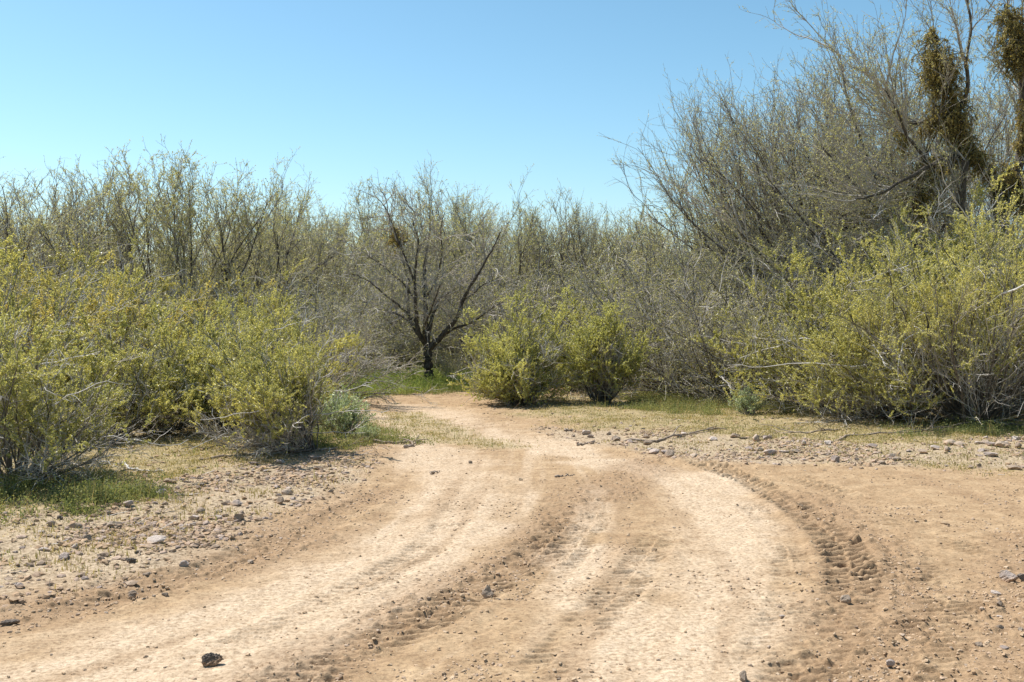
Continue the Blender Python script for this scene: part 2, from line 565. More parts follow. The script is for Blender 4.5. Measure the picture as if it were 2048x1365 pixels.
def tubes(p, r0, r1, sides=3):
    """p (n,m,3), radii at start/end (n,) -> verts, quads"""
    n, m, _ = p.shape
    r0 = np.broadcast_to(r0, (n,))
    r1 = np.broadcast_to(r1, (n,))
    tg = np.empty_like(p)
    tg[:, 1:-1] = p[:, 2:] - p[:, :-2]
    tg[:, 0] = p[:, 1] - p[:, 0]
    tg[:, -1] = p[:, -1] - p[:, -2]
    tg = unit(tg)
    ref = np.where(np.abs(tg[:, :1, 2:3]) > .75, np.array([1., 0, 0]), np.array([0, 0, 1.]))
    a = unit(np.cross(tg, np.broadcast_to(ref, tg.shape)))
    b = np.cross(tg, a)
    rad = (r0[:, None] + (r1 - r0)[:, None] * np.linspace(0, 1, m)[None])[..., None, None]
    th = np.arange(sides) * 2 * math.pi / sides
    ring = a[:, :, None] * np.cos(th)[None, None, :, None] + b[:, :, None] * np.sin(th)[None, None, :, None]
    v = (p[:, :, None] + ring * rad).reshape(-1, 3)
    base = (np.arange(n)[:, None, None] * m + np.arange(m - 1)[None, :, None]) * sides
    s = np.arange(sides)[None, None]
    s2 = (s + 1) % sides
    q = np.stack([base + s, base + s2, base + s2 + sides, base + s + sides], -1).reshape(-1, 4)
    return v, q
def leaves(r, c, lx, ly, axis_d=None, up=.4):
    """rhombic leaflets at centres c"""
    n = len(c)
    d = unit(r.normal(0, 1, (n, 3)) + (axis_d * 1.2 if axis_d is not None else 0))
    nm = unit(r.normal(0, 1, (n, 3)) + np.array([0, 0, up]))
    w = unit(np.cross(nm, d))
    sx = lx * (.6 + .8 * r.random(n))[:, None]
    sy = ly * (.6 + .8 * r.random(n))[:, None]
    v = np.stack([c - d * sx, c - w * sy, c + d * sx, c + w * sy], 1).reshape(-1, 3)
    q = np.arange(4 * n).reshape(-1, 4)
    return v, q
def on_twigs(r, p, n, t0, t1, off):
    s, d, idx, t = spawn(r, p, n, t0, t1, 30, 80)
    return s + d * off * r.random((len(s), 1)), d
class Bag:
    def __init__(self):
        self.v, self.f, self.m, self.n, self.t = [], [], [], 0, []
    def add(self, vq, mat=0, tint=None):
        v, q = vq
        self.v.append(v)
        self.f.append(q + self.n)
        self.m.append(mat)
        self.n += len(v)
        self.t.append(tint if tint is not None else rng.random(len(q)))
        return self
    def mesh(self, name, mats, smooth=False):
        return mesh_from(name, np.concatenate(self.v), self.f, mats, self.m, smooth, fattrs=dict(tint=np.concatenate(self.t)))

def tinted(r, c, q, base=.0):
    return np.clip(r.random(len(q)) * .75 + base, 0, 1)

def creosote(seed, h=2.0, n_stem=46, lean=(0, 0, 0), tilt=(4, 70), leaf=1.0, dens=1.0, mat=None, dead=.12, bare=.14, dome=0., fan=None):
    """a fan of stems from one root; sprays of small leaves on the outer twigs"""
    r = np.random.default_rng(seed)
    mat = mat or M_CREO
    az = r.random(n_stem) * 2 * math.pi
    if fan:
        az = fan[0] + r.uniform(-1, 1, n_stem) * fan[1]
    tl = np.radians(tilt[0] + (tilt[1] - tilt[0]) * r.random(n_stem) ** .8)
    d = np.stack([np.sin(tl) * np.cos(az), np.sin(tl) * np.sin(az), np.cos(tl)], 1) + np.array(lean) * (.6 + .6 * r.random((n_stem, 1)))
    ln = h * (.50 + .55 * r.random(n_stem)) * np.where(r.random(n_stem) < .12, 1.22, 1) * (1 - dome * tl)
    st = np.stack([np.cos(az) * .13 * r.random(n_stem), np.sin(az) * .13 * r.random(n_stem), np.full(n_stem, -.04)], 1) * (h / 2) ** .5
    p1 = grow(r, st, d, ln, 11, .13, (0, 0, .035))
    p1[:, 1:, 2] = np.maximum(p1[:, 1:, 2], .05 + .06 * r.random((n_stem, 10)))
    is_dead = r.random(n_stem) < dead * .25
    s, d, i1, t = spawn(r, p1, 10, .22, .97, 18, 55, (0, 0, .12))
    l2 = h * (.32 - .15 * t) * (.45 + .9 * r.random(len(t)))
    p2 = grow(r, s, d, l2, 6, .17, (0, 0, .03))
    s, d, i2, t2 = spawn(r, p2, 6, .15, 1.0, 20, 60, (0, 0, .18))
    l3 = h * .085 * (.5 + r.random(len(t2)))
    p3 = grow(r, s, d, l3, 4, .2, (0, 0, .06))
    dead2 = is_dead[i1] | (r.random(len(i1)) < dead * .9)
    dead3 = dead2[i2]
    S, Fo, D = Bag(), Bag(), Bag()
    # long bleached arms arching out through the leaves
    na = int(round(n_stem * dead * 1.2)) + 2
    s, d, ia, t = spawn(r, p1[r.integers(0, n_stem, na)], 1, .30, .85, 25, 70)
    pa = grow(r, s, d * np.array([1, 1, .5]), h * (.35 + .35 * r.random(na)), 12, .19, (0, 0, .015))
    s, d, ib, t = spawn(r, pa, 6, .25, 1.0, 25, 65)
    pb = grow(r, s, d, h * .13 * (.3 + r.random(len(t))), 6, .25)
    for q_ in (pa, pb):
        q_[..., 2] = np.maximum(q_[..., 2], .04)
    live = ~is_dead
    S.add(tubes(p1[live], .0125 * h / 2 * (.7 + .6 * r.random(live.sum())), .0035, 4))
    S.add(tubes(p2[~dead2], .0044, .0022), 2)
    S.add(tubes(p3[~dead3], .0026, .0014), 2)
    # every bush keeps some bleached wood among the green
    S.add(tubes(p1[is_dead], .010 * h / 2, .004, 4), 1)
    S.add(tubes(p2[dead2], .0050, .0025), 1)
    S.add(tubes(p3[dead3], .0030, .0018), 1)
    S.add(tubes(pa, .0085 * h / 2, .003, 4), 1)
    S.add(tubes(pb, .0038, .0018), 1)
    # leaf clumps: a smooth field decides which sprays are full
    nt = int(46 * dens)
    pl = p3[~dead3]
    mid = pl[:, 2]
    fld = fbm(mid[:, 0] + seed, mid[:, 1] + mid[:, 2] * .8, 2.6 / (h / 2), seed % 50, 3)
    keep = (r.random(len(pl)) < .26 + 1.3 * sstep(.36, .6, fld)) & (mid[:, 2] > bare * h * (.3 + .7 * r.random(len(pl))) + .04)
    pl = pl[keep]
    c, dd = on_twigs(r, pl, nt, .0, 1.05, .022)
    q = leaves(r, c, .0092 * leaf, .0060 * leaf, dd * .4)
    Fo.add(q, 0, np.clip(r.random(len(c)) * .5 + .5 * np.repeat(fbm(pl[:, 2, 0], pl[:, 2, 1] + pl[:, 2, 2], 3.0, 7 + seed % 9, 2), nt), 0, 1))
    c, dd = on_twigs(r, p2[~dead2], int(8 * dens), .35, 1.0, .02)
    Fo.add(leaves(r, c, .010 * leaf, .006 * leaf, dd * .4), 0)
    return (S.mesh('stems', [M_STEM, M_DEAD, M_TWIG]), Fo.mesh('foliage', [mat]))

def brush(seed, h=2.4, n_stem=34, lean=(0, 0, 0), leaf_n=3, tw=M_TWIG, tilt=(20, 80), droop=-.05, lm=None):
    """thicket of fine grey arching twigs with scant leaf"""
    r = np.random.default_rng(seed)
    az = r.random(n_stem) * 2 * math.pi
    tl = np.radians(tilt[0] + (tilt[1] - tilt[0]) * r.random(n_stem))
    d = np.stack([np.sin(tl) * np.cos(az), np.sin(tl) * np.sin(az), np.cos(tl)], 1) + np.array(lean)
    ln = h * (.8 + .5 * r.random(n_stem))
    st = np.stack([np.cos(az) * .2, np.sin(az) * .2, np.full(n_stem, 0.)], 1) * r.random((n_stem, 1))
    p1 = grow(r, st, d, ln, 12, .10, (0, 0, .02 + droop * .3))
    p1[:, 1:, 2] = np.maximum(p1[:, 1:, 2], .04)
    s, d, i1, t = spawn(r, p1, 10, .2, .98, 15, 50, (0, 0, .1))
    p2 = grow(r, s, d, h * .38 * (.5 + .9 * r.random(len(t))) * (1.15 - .6 * t), 8, .13, (0, 0, droop))
    s, d, i2, t2 = spawn(r, p2, 5, .1, 1.0, 15, 50)
    p3 = grow(r, s, d, h * .16 * (.5 + r.random(len(t2))), 5, .18, (0, 0, droop))
    p2[..., 2] = np.maximum(p2[..., 2], .03)
    p3[..., 2] = np.maximum(p3[..., 2], .02)
    S, T, Fo = Bag(), Bag(), Bag()
    S.add(tubes(p1, .014, .005, 4))
    bl_ = r.random(len(p2)) < .30
    T.add(tubes(p2[~bl_], .0075, .0035))
    T.add(tubes(p2[bl_], .0085, .0035), 1)
    T.add(tubes(p3, .0045, .0024))
    out = [('stems', S.mesh('stems', [M_LIMB])), ('twigs', T.mesh('twigs', [tw, M_DEAD]))]
    if leaf_n:
        c, dd = on_twigs(r, p3, leaf_n, .2, 1.0, .03)
        Fo.add(leaves(r, c, .017, .007, dd * .5), 0)
        out.append(('foliage', Fo.mesh('foliage', [lm or M_GREYL])))
    return out

def trunk_mesh(lines, sides=9, mat=None, seed=1, rough=.10):
    """lines: list of (points (m,3), r0, r1) limbs with bark lumps"""
    r = np.random.default_rng(seed)
    B = Bag()
    for pts, r0, r1 in lines:
        p = smooth_line(pts, 2)
        p = p + r.normal(0, .006, p.shape)
        v, q = tubes(p[None], np.array([r0]), np.array([r1]), sides)
        m = len(p)
        cen = np.repeat(p, sides, 0)
        v = cen + (v - cen) * (1 + rough * r.normal(0, 1, (len(v), 1)))
        B.add((v, q))
    return B.mesh('trunk', [mat or M_BARK], True)

def resample(pts, m):
    p = smooth_line(pts, 2)
    s = np.r_[0, np.cumsum(np.linalg.norm(np.diff(p, axis=0), axis=1))]
    t = np.linspace(0, s[-1], m)
    return np.stack([np.interp(t, s, p[:, k]) for k in range(3)], 1)

def mesquite(seed, h=5.0, n1=9, tilt=(6, 38), lean=(0, 0, 0), n2=9, n3=9, n4=4, leaf_n=5, leaf=1.0, trunk_h=.25, bare=.0, lm=None, thick=1.0):
    """vase of dark wiry stems breaking into fine upward twigs with pale leaf"""
    r = np.random.default_rng(seed)
    az = (np.arange(n1) + r.random(n1) * .8) * 2 * math.pi / n1 * 1.0 + r.random() * 6
    tl = np.radians(tilt[0] + (tilt[1] - tilt[0]) * r.random(n1))
    d = np.stack([np.sin(tl) * np.cos(az), np.sin(tl) * np.sin(az), np.cos(tl)], 1) + np.array(lean)
    st = np.stack([np.cos(az) * .1, np.sin(az) * .1, np.full(n1, -.05)], 1)
    ln = h * (.78 + .13 * r.random(n1))
    p1 = grow(r, st, d, ln, 14, .085, (0, 0, .02))
    s, d, i1, t = spawn(r, p1, n2, .15, .95, 12, 36, (0, 0, .12))
    l2 = h * (.46 - .26 * t) * (.5 + .7 * r.random(len(t)))
    p2 = grow(r, s, d, l2, 9, .12, (0, 0, .06))
    s, d, i2, t2 = spawn(r, p2, n3, .12, 1.0, 12, 38, (0, 0, .10))
    l3 = h * .115 * (.45 + r.random(len(t2)))
    p3 = grow(r, s, d, l3, 6, .17, (0, 0, .03))
    s, d, i3, t3 = spawn(r, p3, n4, .1, 1.0, 15, 55, (0, 0, .05))
    p4 = grow(r, s, d, h * .040 * (.4 + r.random(len(t3))), 4, .2, (0, 0, .02))
    T, B, C = Bag(), Bag(), Bag()
    T.add(tubes(p1, .036 * h / 5 * thick * (.7 + .5 * r.random(n1)), .008, 6))
    rr = .013 * h / 5 * thick * (1.1 - .6 * t)
    T.add(tubes(p2, rr, .0045, 4))
    B.add(tubes(p3, .0052, .0026))
    B.add(tubes(p4, .0030, .0018))
    c, dd = on_twigs(r, p4, leaf_n, .2, 1.1, .03)
    hi = c[:, 2] > h * .15 * r.random(len(c))
    c, dd = c[hi], dd[hi]
    C.add(leaves(r, c, .017 * leaf, .0058 * leaf, dd * .5), 0)
    return [('trunk', T.mesh('trunk', [M_LIMB], True)), ('twigs', B.mesh('twigs', [M_TWIG])), ('crown', C.mesh('crown', [lm or M_MESQ]))]

def build(name, parts, loc, rz=0., scale=1., **props):
    e = link(name, None, **props)
    e.empty_display_size = .3
    e.location = loc
    e.rotation_euler = (0, 0, rz)
    e.scale = scale if isinstance(scale, tuple) else (scale,) * 3
    for nm, me in parts:
        link(nm, me, e)
    return e
CN = ('stems', 'foliage')

def place(px, py):
    x, y = gxy(px, py)
    return (x, y, gz(x, y) - .01)

#==PLANTS==
# ---- creosote bushes near the track, each its own
front = [
    # seed, px, py, h, kwargs, scale, label
    (101, 30, 985, 1.65, dict(n_stem=70, tilt=(6, 78), lean=(.14, 0, 0), leaf=1.0, dens=1.1, dead=.14, bare=.42), 'creosote bush with dark wiry stems at the left edge, green weeds at its foot'),
    (102, 322, 884, 1.65, dict(n_stem=54, tilt=(4, 76), leaf=1.25, dead=.16, bare=.3), 'creosote bush with blackish stem base between the two sprawling left bushes'),
    (103, 632, 914, 1.5, dict(n_stem=84, tilt=(6, 88), lean=(-.30, 0, 0), fan=(3.25, 1.7), leaf=1.1, dead=.2, bare=.40), 'creosote bush with brown stems sprawling left along the ground beside the track'),
    (104, 1205, 812, 1.95, dict(n_stem=80, tilt=(2, 46), leaf=1.4, dens=.8, mat=M_CREO_G, dead=.07, dome=.55, bare=.30), 'upright bright green creosote with dark stem base right of the track bend'),
    (105, 1035, 812, 2.2, dict(n_stem=96, tilt=(3, 70), leaf=1.4, dens=.8, mat=M_CREO_G, dead=.14, dome=.52, bare=.05), 'rounded feathery green creosote crowding the inside of the track bend'),
    (106, 1945, 862, 3.25, dict(n_stem=104, tilt=(3, 74), lean=(-.06, 0, 0), leaf=1.25, dens=.95, dead=.10, bare=.55), 'tallest creosote bush, black stem base on the grass at the right edge'),
    (107, 1795, 848, 2.35, dict(n_stem=78, tilt=(10, 86), lean=(-.25, 0, 0), fan=(3.3, 1.9), leaf=1.25, dead=.18, bare=.2), 'wide creosote bush leaning left, grey dead branches trailing to the gravel'),
    (109, 190, 900, 1.35, dict(n_stem=46, tilt=(6, 80), leaf=1.1, dead=.18, bare=.3), 'lower creosote bush filling between the left edge bush and its neighbour'),
    (110, 470, 872, 1.6, dict(n_stem=46, tilt=(6, 80), leaf=1.2, dead=.18, bare=.25), 'creosote bush whose twigs overhang the brown sprawling stems'),
    (108, 2110, 850, 2.9, dict(n_stem=52, tilt=(4, 60), leaf=1.25, dead=.1), 'creosote bush cut by the right edge of the photo'),
]
for seed, px, py, h, kw, lab in front:
    parts = list(zip(CN, creosote(seed, h, **kw)))
    build('creosote_bush', parts, place(px, py), label=lab, category='bush', group='creosote bushes along the track')

# ---- the middle rows: shared shapes, each bush its own object
pool = [list(zip(CN, creosote(201 + k, 2.3, n_stem=44, tilt=(4, 62), leaf=1.5, dens=.9, dead=.14, mat=(M_CREO, M_CREO_Y, M_CREO_G)[k % 3]))) for k in range(5)]
mid = [  # px, Y, h, pool index, where
    (60, 15.5, 2.3, 1, 'yellowish creosote bush just behind the left edge bush'),
    (-70, 13.0, 2.3, 0, 'creosote bush cut by the left edge of the photo'),
    (185, 17.0, 2.35, 1, 'yellow-flowering creosote bush behind the leftmost dark stems'),
    (470, 16.5, 1.7, 0, 'olive creosote bush behind the sprawling bush beside the track'),
    (565, 17.5, 1.65, 3, 'low olive creosote behind the brown sprawling stems'),
    (330, 19.0, 2.15, 2, 'green creosote bush in the middle of the left thicket'),
    (40, 19.5, 2.9, 1, 'tall yellowish creosote against the left tree row'),
    (130, 21.5, 2.8, 0, 'olive creosote under the leftmost bare trees'),
    (500, 22.0, 2.2, 3, 'creosote bush under the right half of the left tree row'),
    (400, 23.5, 2.5, 1, 'creosote bush in front of the dark-stemmed left tree'),
    (540, 20.0, 1.7, 2, 'small green creosote beside the grey brush left of the road'),
    (1150, 24.0, 2.2, 2, 'creosote bush behind the two green bushes at the bend'),
    (1640, 18.5, 2.6, 0, 'creosote bush at the foot of the big right tree, left side'),
    (1820, 19.0, 3.3, 3, 'tall creosote bush rising in front of the mistletoe tree'),
    (2030, 19.0, 3.6, 0, 'tall creosote bush behind the right edge bush'),
    (1500, 21.5, 1.9, 4, 'creosote bush mixed into the grey brush on the right'),
    (1930, 22.5, 3.4, 3, 'creosote bush behind the tallest right bush'),
]
for px, Y, h, k, lab in mid:
    x = at(px, 700, Y)[0]
    build('creosote_bush', pool[k], (x, Y, gz(x, Y) - .02), rng.random() * 6.28, h / 2.3 * 1.02, label=lab, category='bush', group='creosote bushes in the thicket')

# ---- grey brush
bpool = [brush(301, 2.4, 44, leaf_n=9), brush(302, 2.2, 40, lean=(-.15, 0, 0), leaf_n=6), brush(303, 2.6, 44, leaf_n=12)]
bl = [
    (1330, 23.0, 2.6, 0, 'grey twiggy brush right of the upright green creosote'),
    (1450, 21.0, 2.4, 1, 'grey arching brush above the grass strip on the right'),
    (1560, 20.0, 2.3, 2, 'dense grey brush between the gravel and the leaning right bush'),
    (1400, 25.5, 3.2, 2, 'tall grey brush behind the low right brush'),
    (1600, 24.0, 3.4, 0, 'tall grey brush under the big right tree'),
    (625, 20.0, 1.8, 1, 'pale grey twiggy brush left of the road bend'),
    (715, 29.5, 2.6, 2, 'grey brush behind the grass left of the leaning tree'),
    (600, 25.0, 2.3, 0, 'grey brush left of the leaning tree, second row'),
    (810, 31.0, 2.8, 1, 'grey brush directly behind the leaning tree'),
    (960, 30.0, 2.8, 0, 'grey brush right of the leaning tree trunk'),
    (1060, 27.5, 2.8, 2, 'grey brush behind the rounded green creosote'),
    (1210, 27.0, 2.9, 1, 'grey brush behind the upright green creosote'),
    (690, 33.0, 3.0, 2, 'grey brush in the third row left of the leaning tree'),
    (250, 25.5, 2.4, 1, 'grey brush in the left thicket below the bare trees'),
    (460, 27.0, 2.5, 0, 'grey brush below the dark-stemmed left tree'),
    (90, 24.0, 2.5, 2, 'grey brush in the left thicket near the photo edge'),
    (1000, 32.0, 3.2, 1, 'grey brush in the third row right of the leaning tree'),
    (860, 33.0, 3.2, 2, 'grey brush far behind the leaning tree'),
    (1290, 30.0, 3.3, 0, 'grey brush in the third row behind the right brush'),
    (1750, 23.0, 3.6, 1, 'grey brush hiding the foot of the mistletoe tree'),
    (2000, 24.5, 3.6, 0, 'grey brush behind the right edge bushes'),
]
for px, Y, h, k, lab in bl:
    x = at(px, 700, Y)[0]
    build('twiggy_brush', bpool[k], (x, Y, gz(x, Y) - .02), rng.random() * 6.28, h / 2.4, label=lab, category='brush', group='grey twiggy brush')

# ---- far mesquite trees
mp = [mesquite(401 + k, 5.0, n1=13 + k % 3, tilt=(4, 36 + 3 * k), n2=9, leaf_n=(8, 5, 11, 5, 3)[k], leaf=1.1) for k in range(5)]
far = []
# first row: photo place, distance, top of the crown in the photo
for px, Y, top in ((-120, 27, 360), (30, 28, 325), (130, 31, 345), (230, 30, 390), (345, 29, 305), (480, 31, 365), (570, 34, 432), (690, 36, 425), (760, 38, 435),
                   (860, 35, 410), (960, 33, 395), (1060, 35, 405), (1150, 34, 420), (1240, 36, 425), (1330, 34, 415), (1440, 32, 400),
                   (2150, 30, 120), (-250, 30, 330)):
    far.append((px, Y, top))
r_ = np.random.default_rng(77)
for row, Y0, base in ((1, 41, 445), (2, 48, 475), (3, 57, 500)):
    for k in range(15):
        px = -500 + (k + .5 * (row % 2)) * 215 + r_.normal(0, 35)
        far.append((px, Y0 + r_.normal(0, 1.5), base + r_.normal(0, 22)))
ordn = 0
ORD = 'first second third fourth fifth sixth seventh eighth ninth tenth eleventh twelfth thirteenth fourteenth fifteenth sixteenth seventeenth eighteenth nineteenth twentieth'.split()
cnt = {}
srt = sorted(range(len(far)), key=lambda q: far[q][0])
for q in srt:
    px, Y, top = far[q]
    row = 0 if Y < 39.0 and q < 18 else 1 if q < 33 else 2 if q < 48 else 3
    c = cnt.get(row, 0)
    cnt[row] = c + 1
    x, _, z = at(px, top, Y)
    rowname = ('nearest row behind the thicket', 'second row behind the thicket', 'third row behind the thicket', 'farthest row')[row]
    lab = 'sparse grey-green tree, %s from the left in the %s' % (ORD[c], rowname)
    w_ = max(2.5, z) / 5.0 / 1.0 * (1 if row == 0 else .88 + .3 * r_.random())
    build('mesquite_tree', mp[(q * 3 + row) % 5], (x, Y, gz(x, Y) - .05), r_.random() * 6.28, (w_ * (.85 + .4 * r_.random()), w_ * (.85 + .4 * r_.random()), w_), label=lab, category='tree', group='mesquite trees behind the thicket')

# ---- the leaning tree at the bend
TY = 25.2
def tl_(pts, dz=0.0, r=None, Y=TY):
    out = []
    n = len(pts)
    for k, (a, b) in enumerate(pts):
        out.append(at(a, b, Y + dz * k / max(1, n - 1)))
    return np.array(out)
limbs = [
    (tl_([(866, 790), (860, 765), (856, 740), (857, 715), (854, 688)]), .125, .095),
    (tl_([(855, 692), (840, 676), (833, 650), (832, 620), (831, 595), (829, 562), (832, 524), (838, 480), (826, 445)], -.8), .065, .012),
    (tl_([(854, 690), (852, 655), (851, 620), (850, 585), (848, 545), (853, 503), (862, 460), (858, 425)], .6), .075, .012),
    (tl_([(838, 672), (820, 640), (816, 615), (815, 596), (820, 570), (810, 540), (800, 500), (796, 462)], .9), .045, .014),
    (tl_([(856, 700), (872, 685), (886, 670), (901, 654), (918, 630), (926, 600), (938, 575), (953, 555), (966, 530), (985, 500), (1000, 465)], -1.0), .075, .010),
    (tl_([(855, 680), (862, 640), (873, 606), (890, 590), (908, 578), (930, 560), (945, 540), (955, 510), (950, 475)], 1.2), .05, .010),
    (tl_([(890, 668), (914, 655), (940, 648), (965, 632), (990, 612), (1015, 600)], -1.6), .035, .008),
    (tl_([(833, 645), (815, 628), (795, 608), (771, 592), (750, 572), (725, 555), (700, 548)], -.6), .035, .006),
    (tl_([(832, 655), (805, 632), (780, 625), (758, 620), (735, 605), (715, 600)], 1.0), .03, .006),
    (tl_([(831, 600), (810, 570), (785, 548), (764, 531), (740, 515), (722, 500)], .5), .03, .006),
    (tl_([(850, 600), (868, 570), (880, 540), (885, 500), (880, 460), (890, 425)], -1.2), .035, .006),
    (tl_([(829, 565), (812, 520), (795, 480), (782, 440), (768, 410), (752, 395)], -.4), .028, .005),
    (tl_([(926, 600), (945, 590), (965, 570), (990, 560), (1010, 545)], 1.0), .025, .005),
    (tl_([(853, 690), (845, 660), (858, 630), (870, 600), (880, 570)], -1.5), .035, .006),
]
r = np.random.default_rng(900)
base = np.array(at(864, 785, TY))
base[2] = gz(base[0], base[1])
lim = []
for pts, a, b in limbs:
    lim.append((pts - base, a, b))
T = trunk_mesh(lim, seed=3)
p1 = np.stack([resample(p_, 12) for p_, a, b in lim[1:]])
p1[:, 2:] += r.normal(0, .03, p1[:, 2:].shape)
s, d, i1, t = spawn(r, p1, 14, .22, 1.0, 20, 65, (0, 0, .06))
p2 = grow(r, s, d, .80 * (.45 + .9 * r.random(len(t))), 8, .16, (0, 0, .03))
s, d, i2, t2 = spawn(r, p2, 7, .12, 1.0, 20, 60, (0, 0, .04))
p3 = grow(r, s, d, .45 * (.4 + r.random(len(t2))), 6, .2, (0, 0, .02))
s, d, i3, t3 = spawn(r, p3, 4, .1, 1.0, 20, 60)
p4 = grow(r, s, d, .17 * (.4 + r.random(len(t3))), 4, .22)
B = Bag().add(tubes(p2, .013, .005, 4))
B.add(tubes(p3, .0055, .003)).add(tubes(p4, .0032, .0018))
c, dd = on_twigs(r, p4, 2, .3, 1.0, .03)
C = Bag().add(leaves(r, c, .020, .007, dd * .5))
mist = Bag()
def clump(r, path, rad, n_tw=220, droop=-.16, ll=.024, lw=.007, per=14):
    """ragged hanging mass of jointed stems grown along a stretch of limb"""
    path = resample(np.asarray(path), 10)
    k = r.random(n_tw) * 8.99
    k = np.where(r.random(n_tw) < .7, (r.random(5) * 8.99)[r.integers(0, 5, n_tw)] + r.normal(0, .25, n_tw), k).clip(0, 8.99)
    f = (k % 1)[:, None]
    k = k.astype(int)
    st = path[k] * (1 - f) + path[k + 1] * f + unit(r.normal(0, 1, (8, 3)))[r.integers(0, 8, n_tw)] * rad * .35 + r.normal(0, rad * .30, (n_tw, 3))
    d = unit(r.normal(0, 1, (n_tw, 3)) + np.array([0, 0, -.25]))
    p = grow(r, st, d, rad * (.2 + 1.3 * r.random(n_tw) ** 2), 7, .16, (0, 0, droop))
    s, d, i, t = spawn(r, p, 5, .2, 1.0, 20, 60, (0, 0, -.35))
    q = grow(r, s, d, .09 + .13 * r.random(len(t)), 4, .15, (0, 0, droop * 1.8))
    tw = Bag().add(tubes(p, .006, .003)).add(tubes(q, .0035, .002))
    c, dd = on_twigs(r, q, per, .0, 1.0, .02)
    lf = leaves(r, c, ll, lw, np.tile(np.array([[0, 0, -.9]]), (len(c), 1)))
    return tw, lf
tw, lf = clump(r, tl_([(790, 452), (800, 475)], 0, Y=TY + .5) - base, .26, 90, per=5)
e = build('mesquite_tree', [('trunk', T), ('branches', B.mesh('branches', [M_TWIG])), ('crown', C.mesh('crown', [M_MESQ])),
      ], tuple(base), label='dark leaning tree with bare spreading limbs standing in grass at the road bend', category='tree', group='mesquite trees beside the track')
mc = link('mistletoe_clump', Bag().add(lf).mesh('mistletoe_clump', [M_MISTL]), e)
link('stems', tw.mesh('stems', [M_BARK]), mc)

# ---- the big mistletoe tree on the right
BY = 20.5
base = np.array(at(1965, 800, BY))
base[2] = gz(base[0], base[1]) - .02
limbs = [
    (tl_([(1968, 812), (1975, 700), (1985, 600), (1998, 500), (2006, 430), (1998, 370), (1965, 328), (1930, 303), (1915, 250), (1908, 200), (1884, 140), (1872, 105)], .3, Y=BY), .17, .03),
    (tl_([(1990, 620), (1945, 520), (1922, 440), (1926, 370), (1930, 320)], -.4, Y=BY), .075, .06),
    (tl_([(1928, 312), (1890, 318), (1861, 331), (1809, 359), (1758, 390), (1710, 400)], -1.2, Y=BY), .055, .012),
    (tl_([(1985, 600), (1900, 560), (1850, 520), (1800, 470), (1750, 410), (1690, 350), (1640, 290)], -.5, Y=BY), .08, .012),
    (tl_([(2006, 440), (2030, 380), (2042, 300), (2046, 200), (2044, 120), (2030, 60), (2010, 10)], .5, Y=BY), .10, .03),
    (tl_([(1908, 250), (1870, 235), (1835, 250), (1790, 240), (1740, 215)], .8, Y=BY), .04, .008),
    (tl_([(1912, 230), (1940, 180), (1930, 120), (1945, 60), (1930, -20), (1940, -90)], -.6, Y=BY), .045, .008),
    (tl_([(1975, 700), (1880, 660), (1800, 620), (1720, 560), (1640, 480), (1580, 410), (1530, 350)], .8, Y=BY), .05, .008),
    (tl_([(1975, 720), (1870, 700), (1770, 660), (1660, 620), (1570, 560), (1500, 490), (1450, 420)], -1.0, Y=BY), .05, .008),
    (tl_([(1855, 335), (1840, 300), (1810, 270), (1800, 230), (1770, 180)], -1.0, Y=BY), .04, .008),
    (tl_([(1860, 330), (1850, 370), (1835, 400), (1800, 430)], -.2, Y=BY), .05, .02),
    (tl_([(2040, 330), (2080, 280), (2110, 200), (2150, 120)], .5, Y=BY), .05, .01),
    (tl_([(1900, 560), (1830, 500), (1760, 380), (1720, 280), (1690, 180), (1680, 110)], .8, Y=BY), .05, .008),
    (tl_([(1985, 640), (2040, 560), (2110, 450), (2180, 350)], .5, Y=BY), .07, .01),
]
lim = [(p_ - base, a, b) for p_, a, b in limbs]
T = trunk_mesh(lim, 10, seed=5)
r = np.random.default_rng(901)
p1 = np.stack([resample(p_, 14) for p_, a, b in lim])
s, d, i1, t = spawn(r, p1, 17, .30, 1.0, 15, 60, (-.30, 0, .35))
p2 = grow(r, s, d, 1.6 * (.35 + .8 * r.random(len(t))), 11, .10, (-.02, 0, .035))
s, d, i2, t2 = spawn(r, p2, 9, .10, 1.0, 15, 45, (-.04, 0, .10))
p3 = grow(r, s, d, .75 * (.35 + r.random(len(t2))), 8, .15, (0, 0, .03))
s, d, i3, t3 = spawn(r, p3, 4, .1, 1.0, 15, 50)
p4 = grow(r, s, d, .22 * (.35 + r.random(len(t3))), 4, .2)
B = Bag().add(tubes(p2, .015, .005, 4)).add(tubes(p3, .0052, .0026)).add(tubes(p4, .003, .0018))
c, dd = on_twigs(r, p4, 6, .2, 1.1, .03)
C = Bag().add(leaves(r, c, .018, .006, dd * .6 + np.array([0, 0, -.3])))
e = build('mesquite_tree', [('trunk', T), ('branches', B.mesh('branches', [M_TWIG])), ('crown', C.mesh('crown', [M_MESQ]))], tuple(base),
          label='tallest tree, at the right, its dark trunk hung with mistletoe clumps', category='tree', group='mesquite trees beside the track')
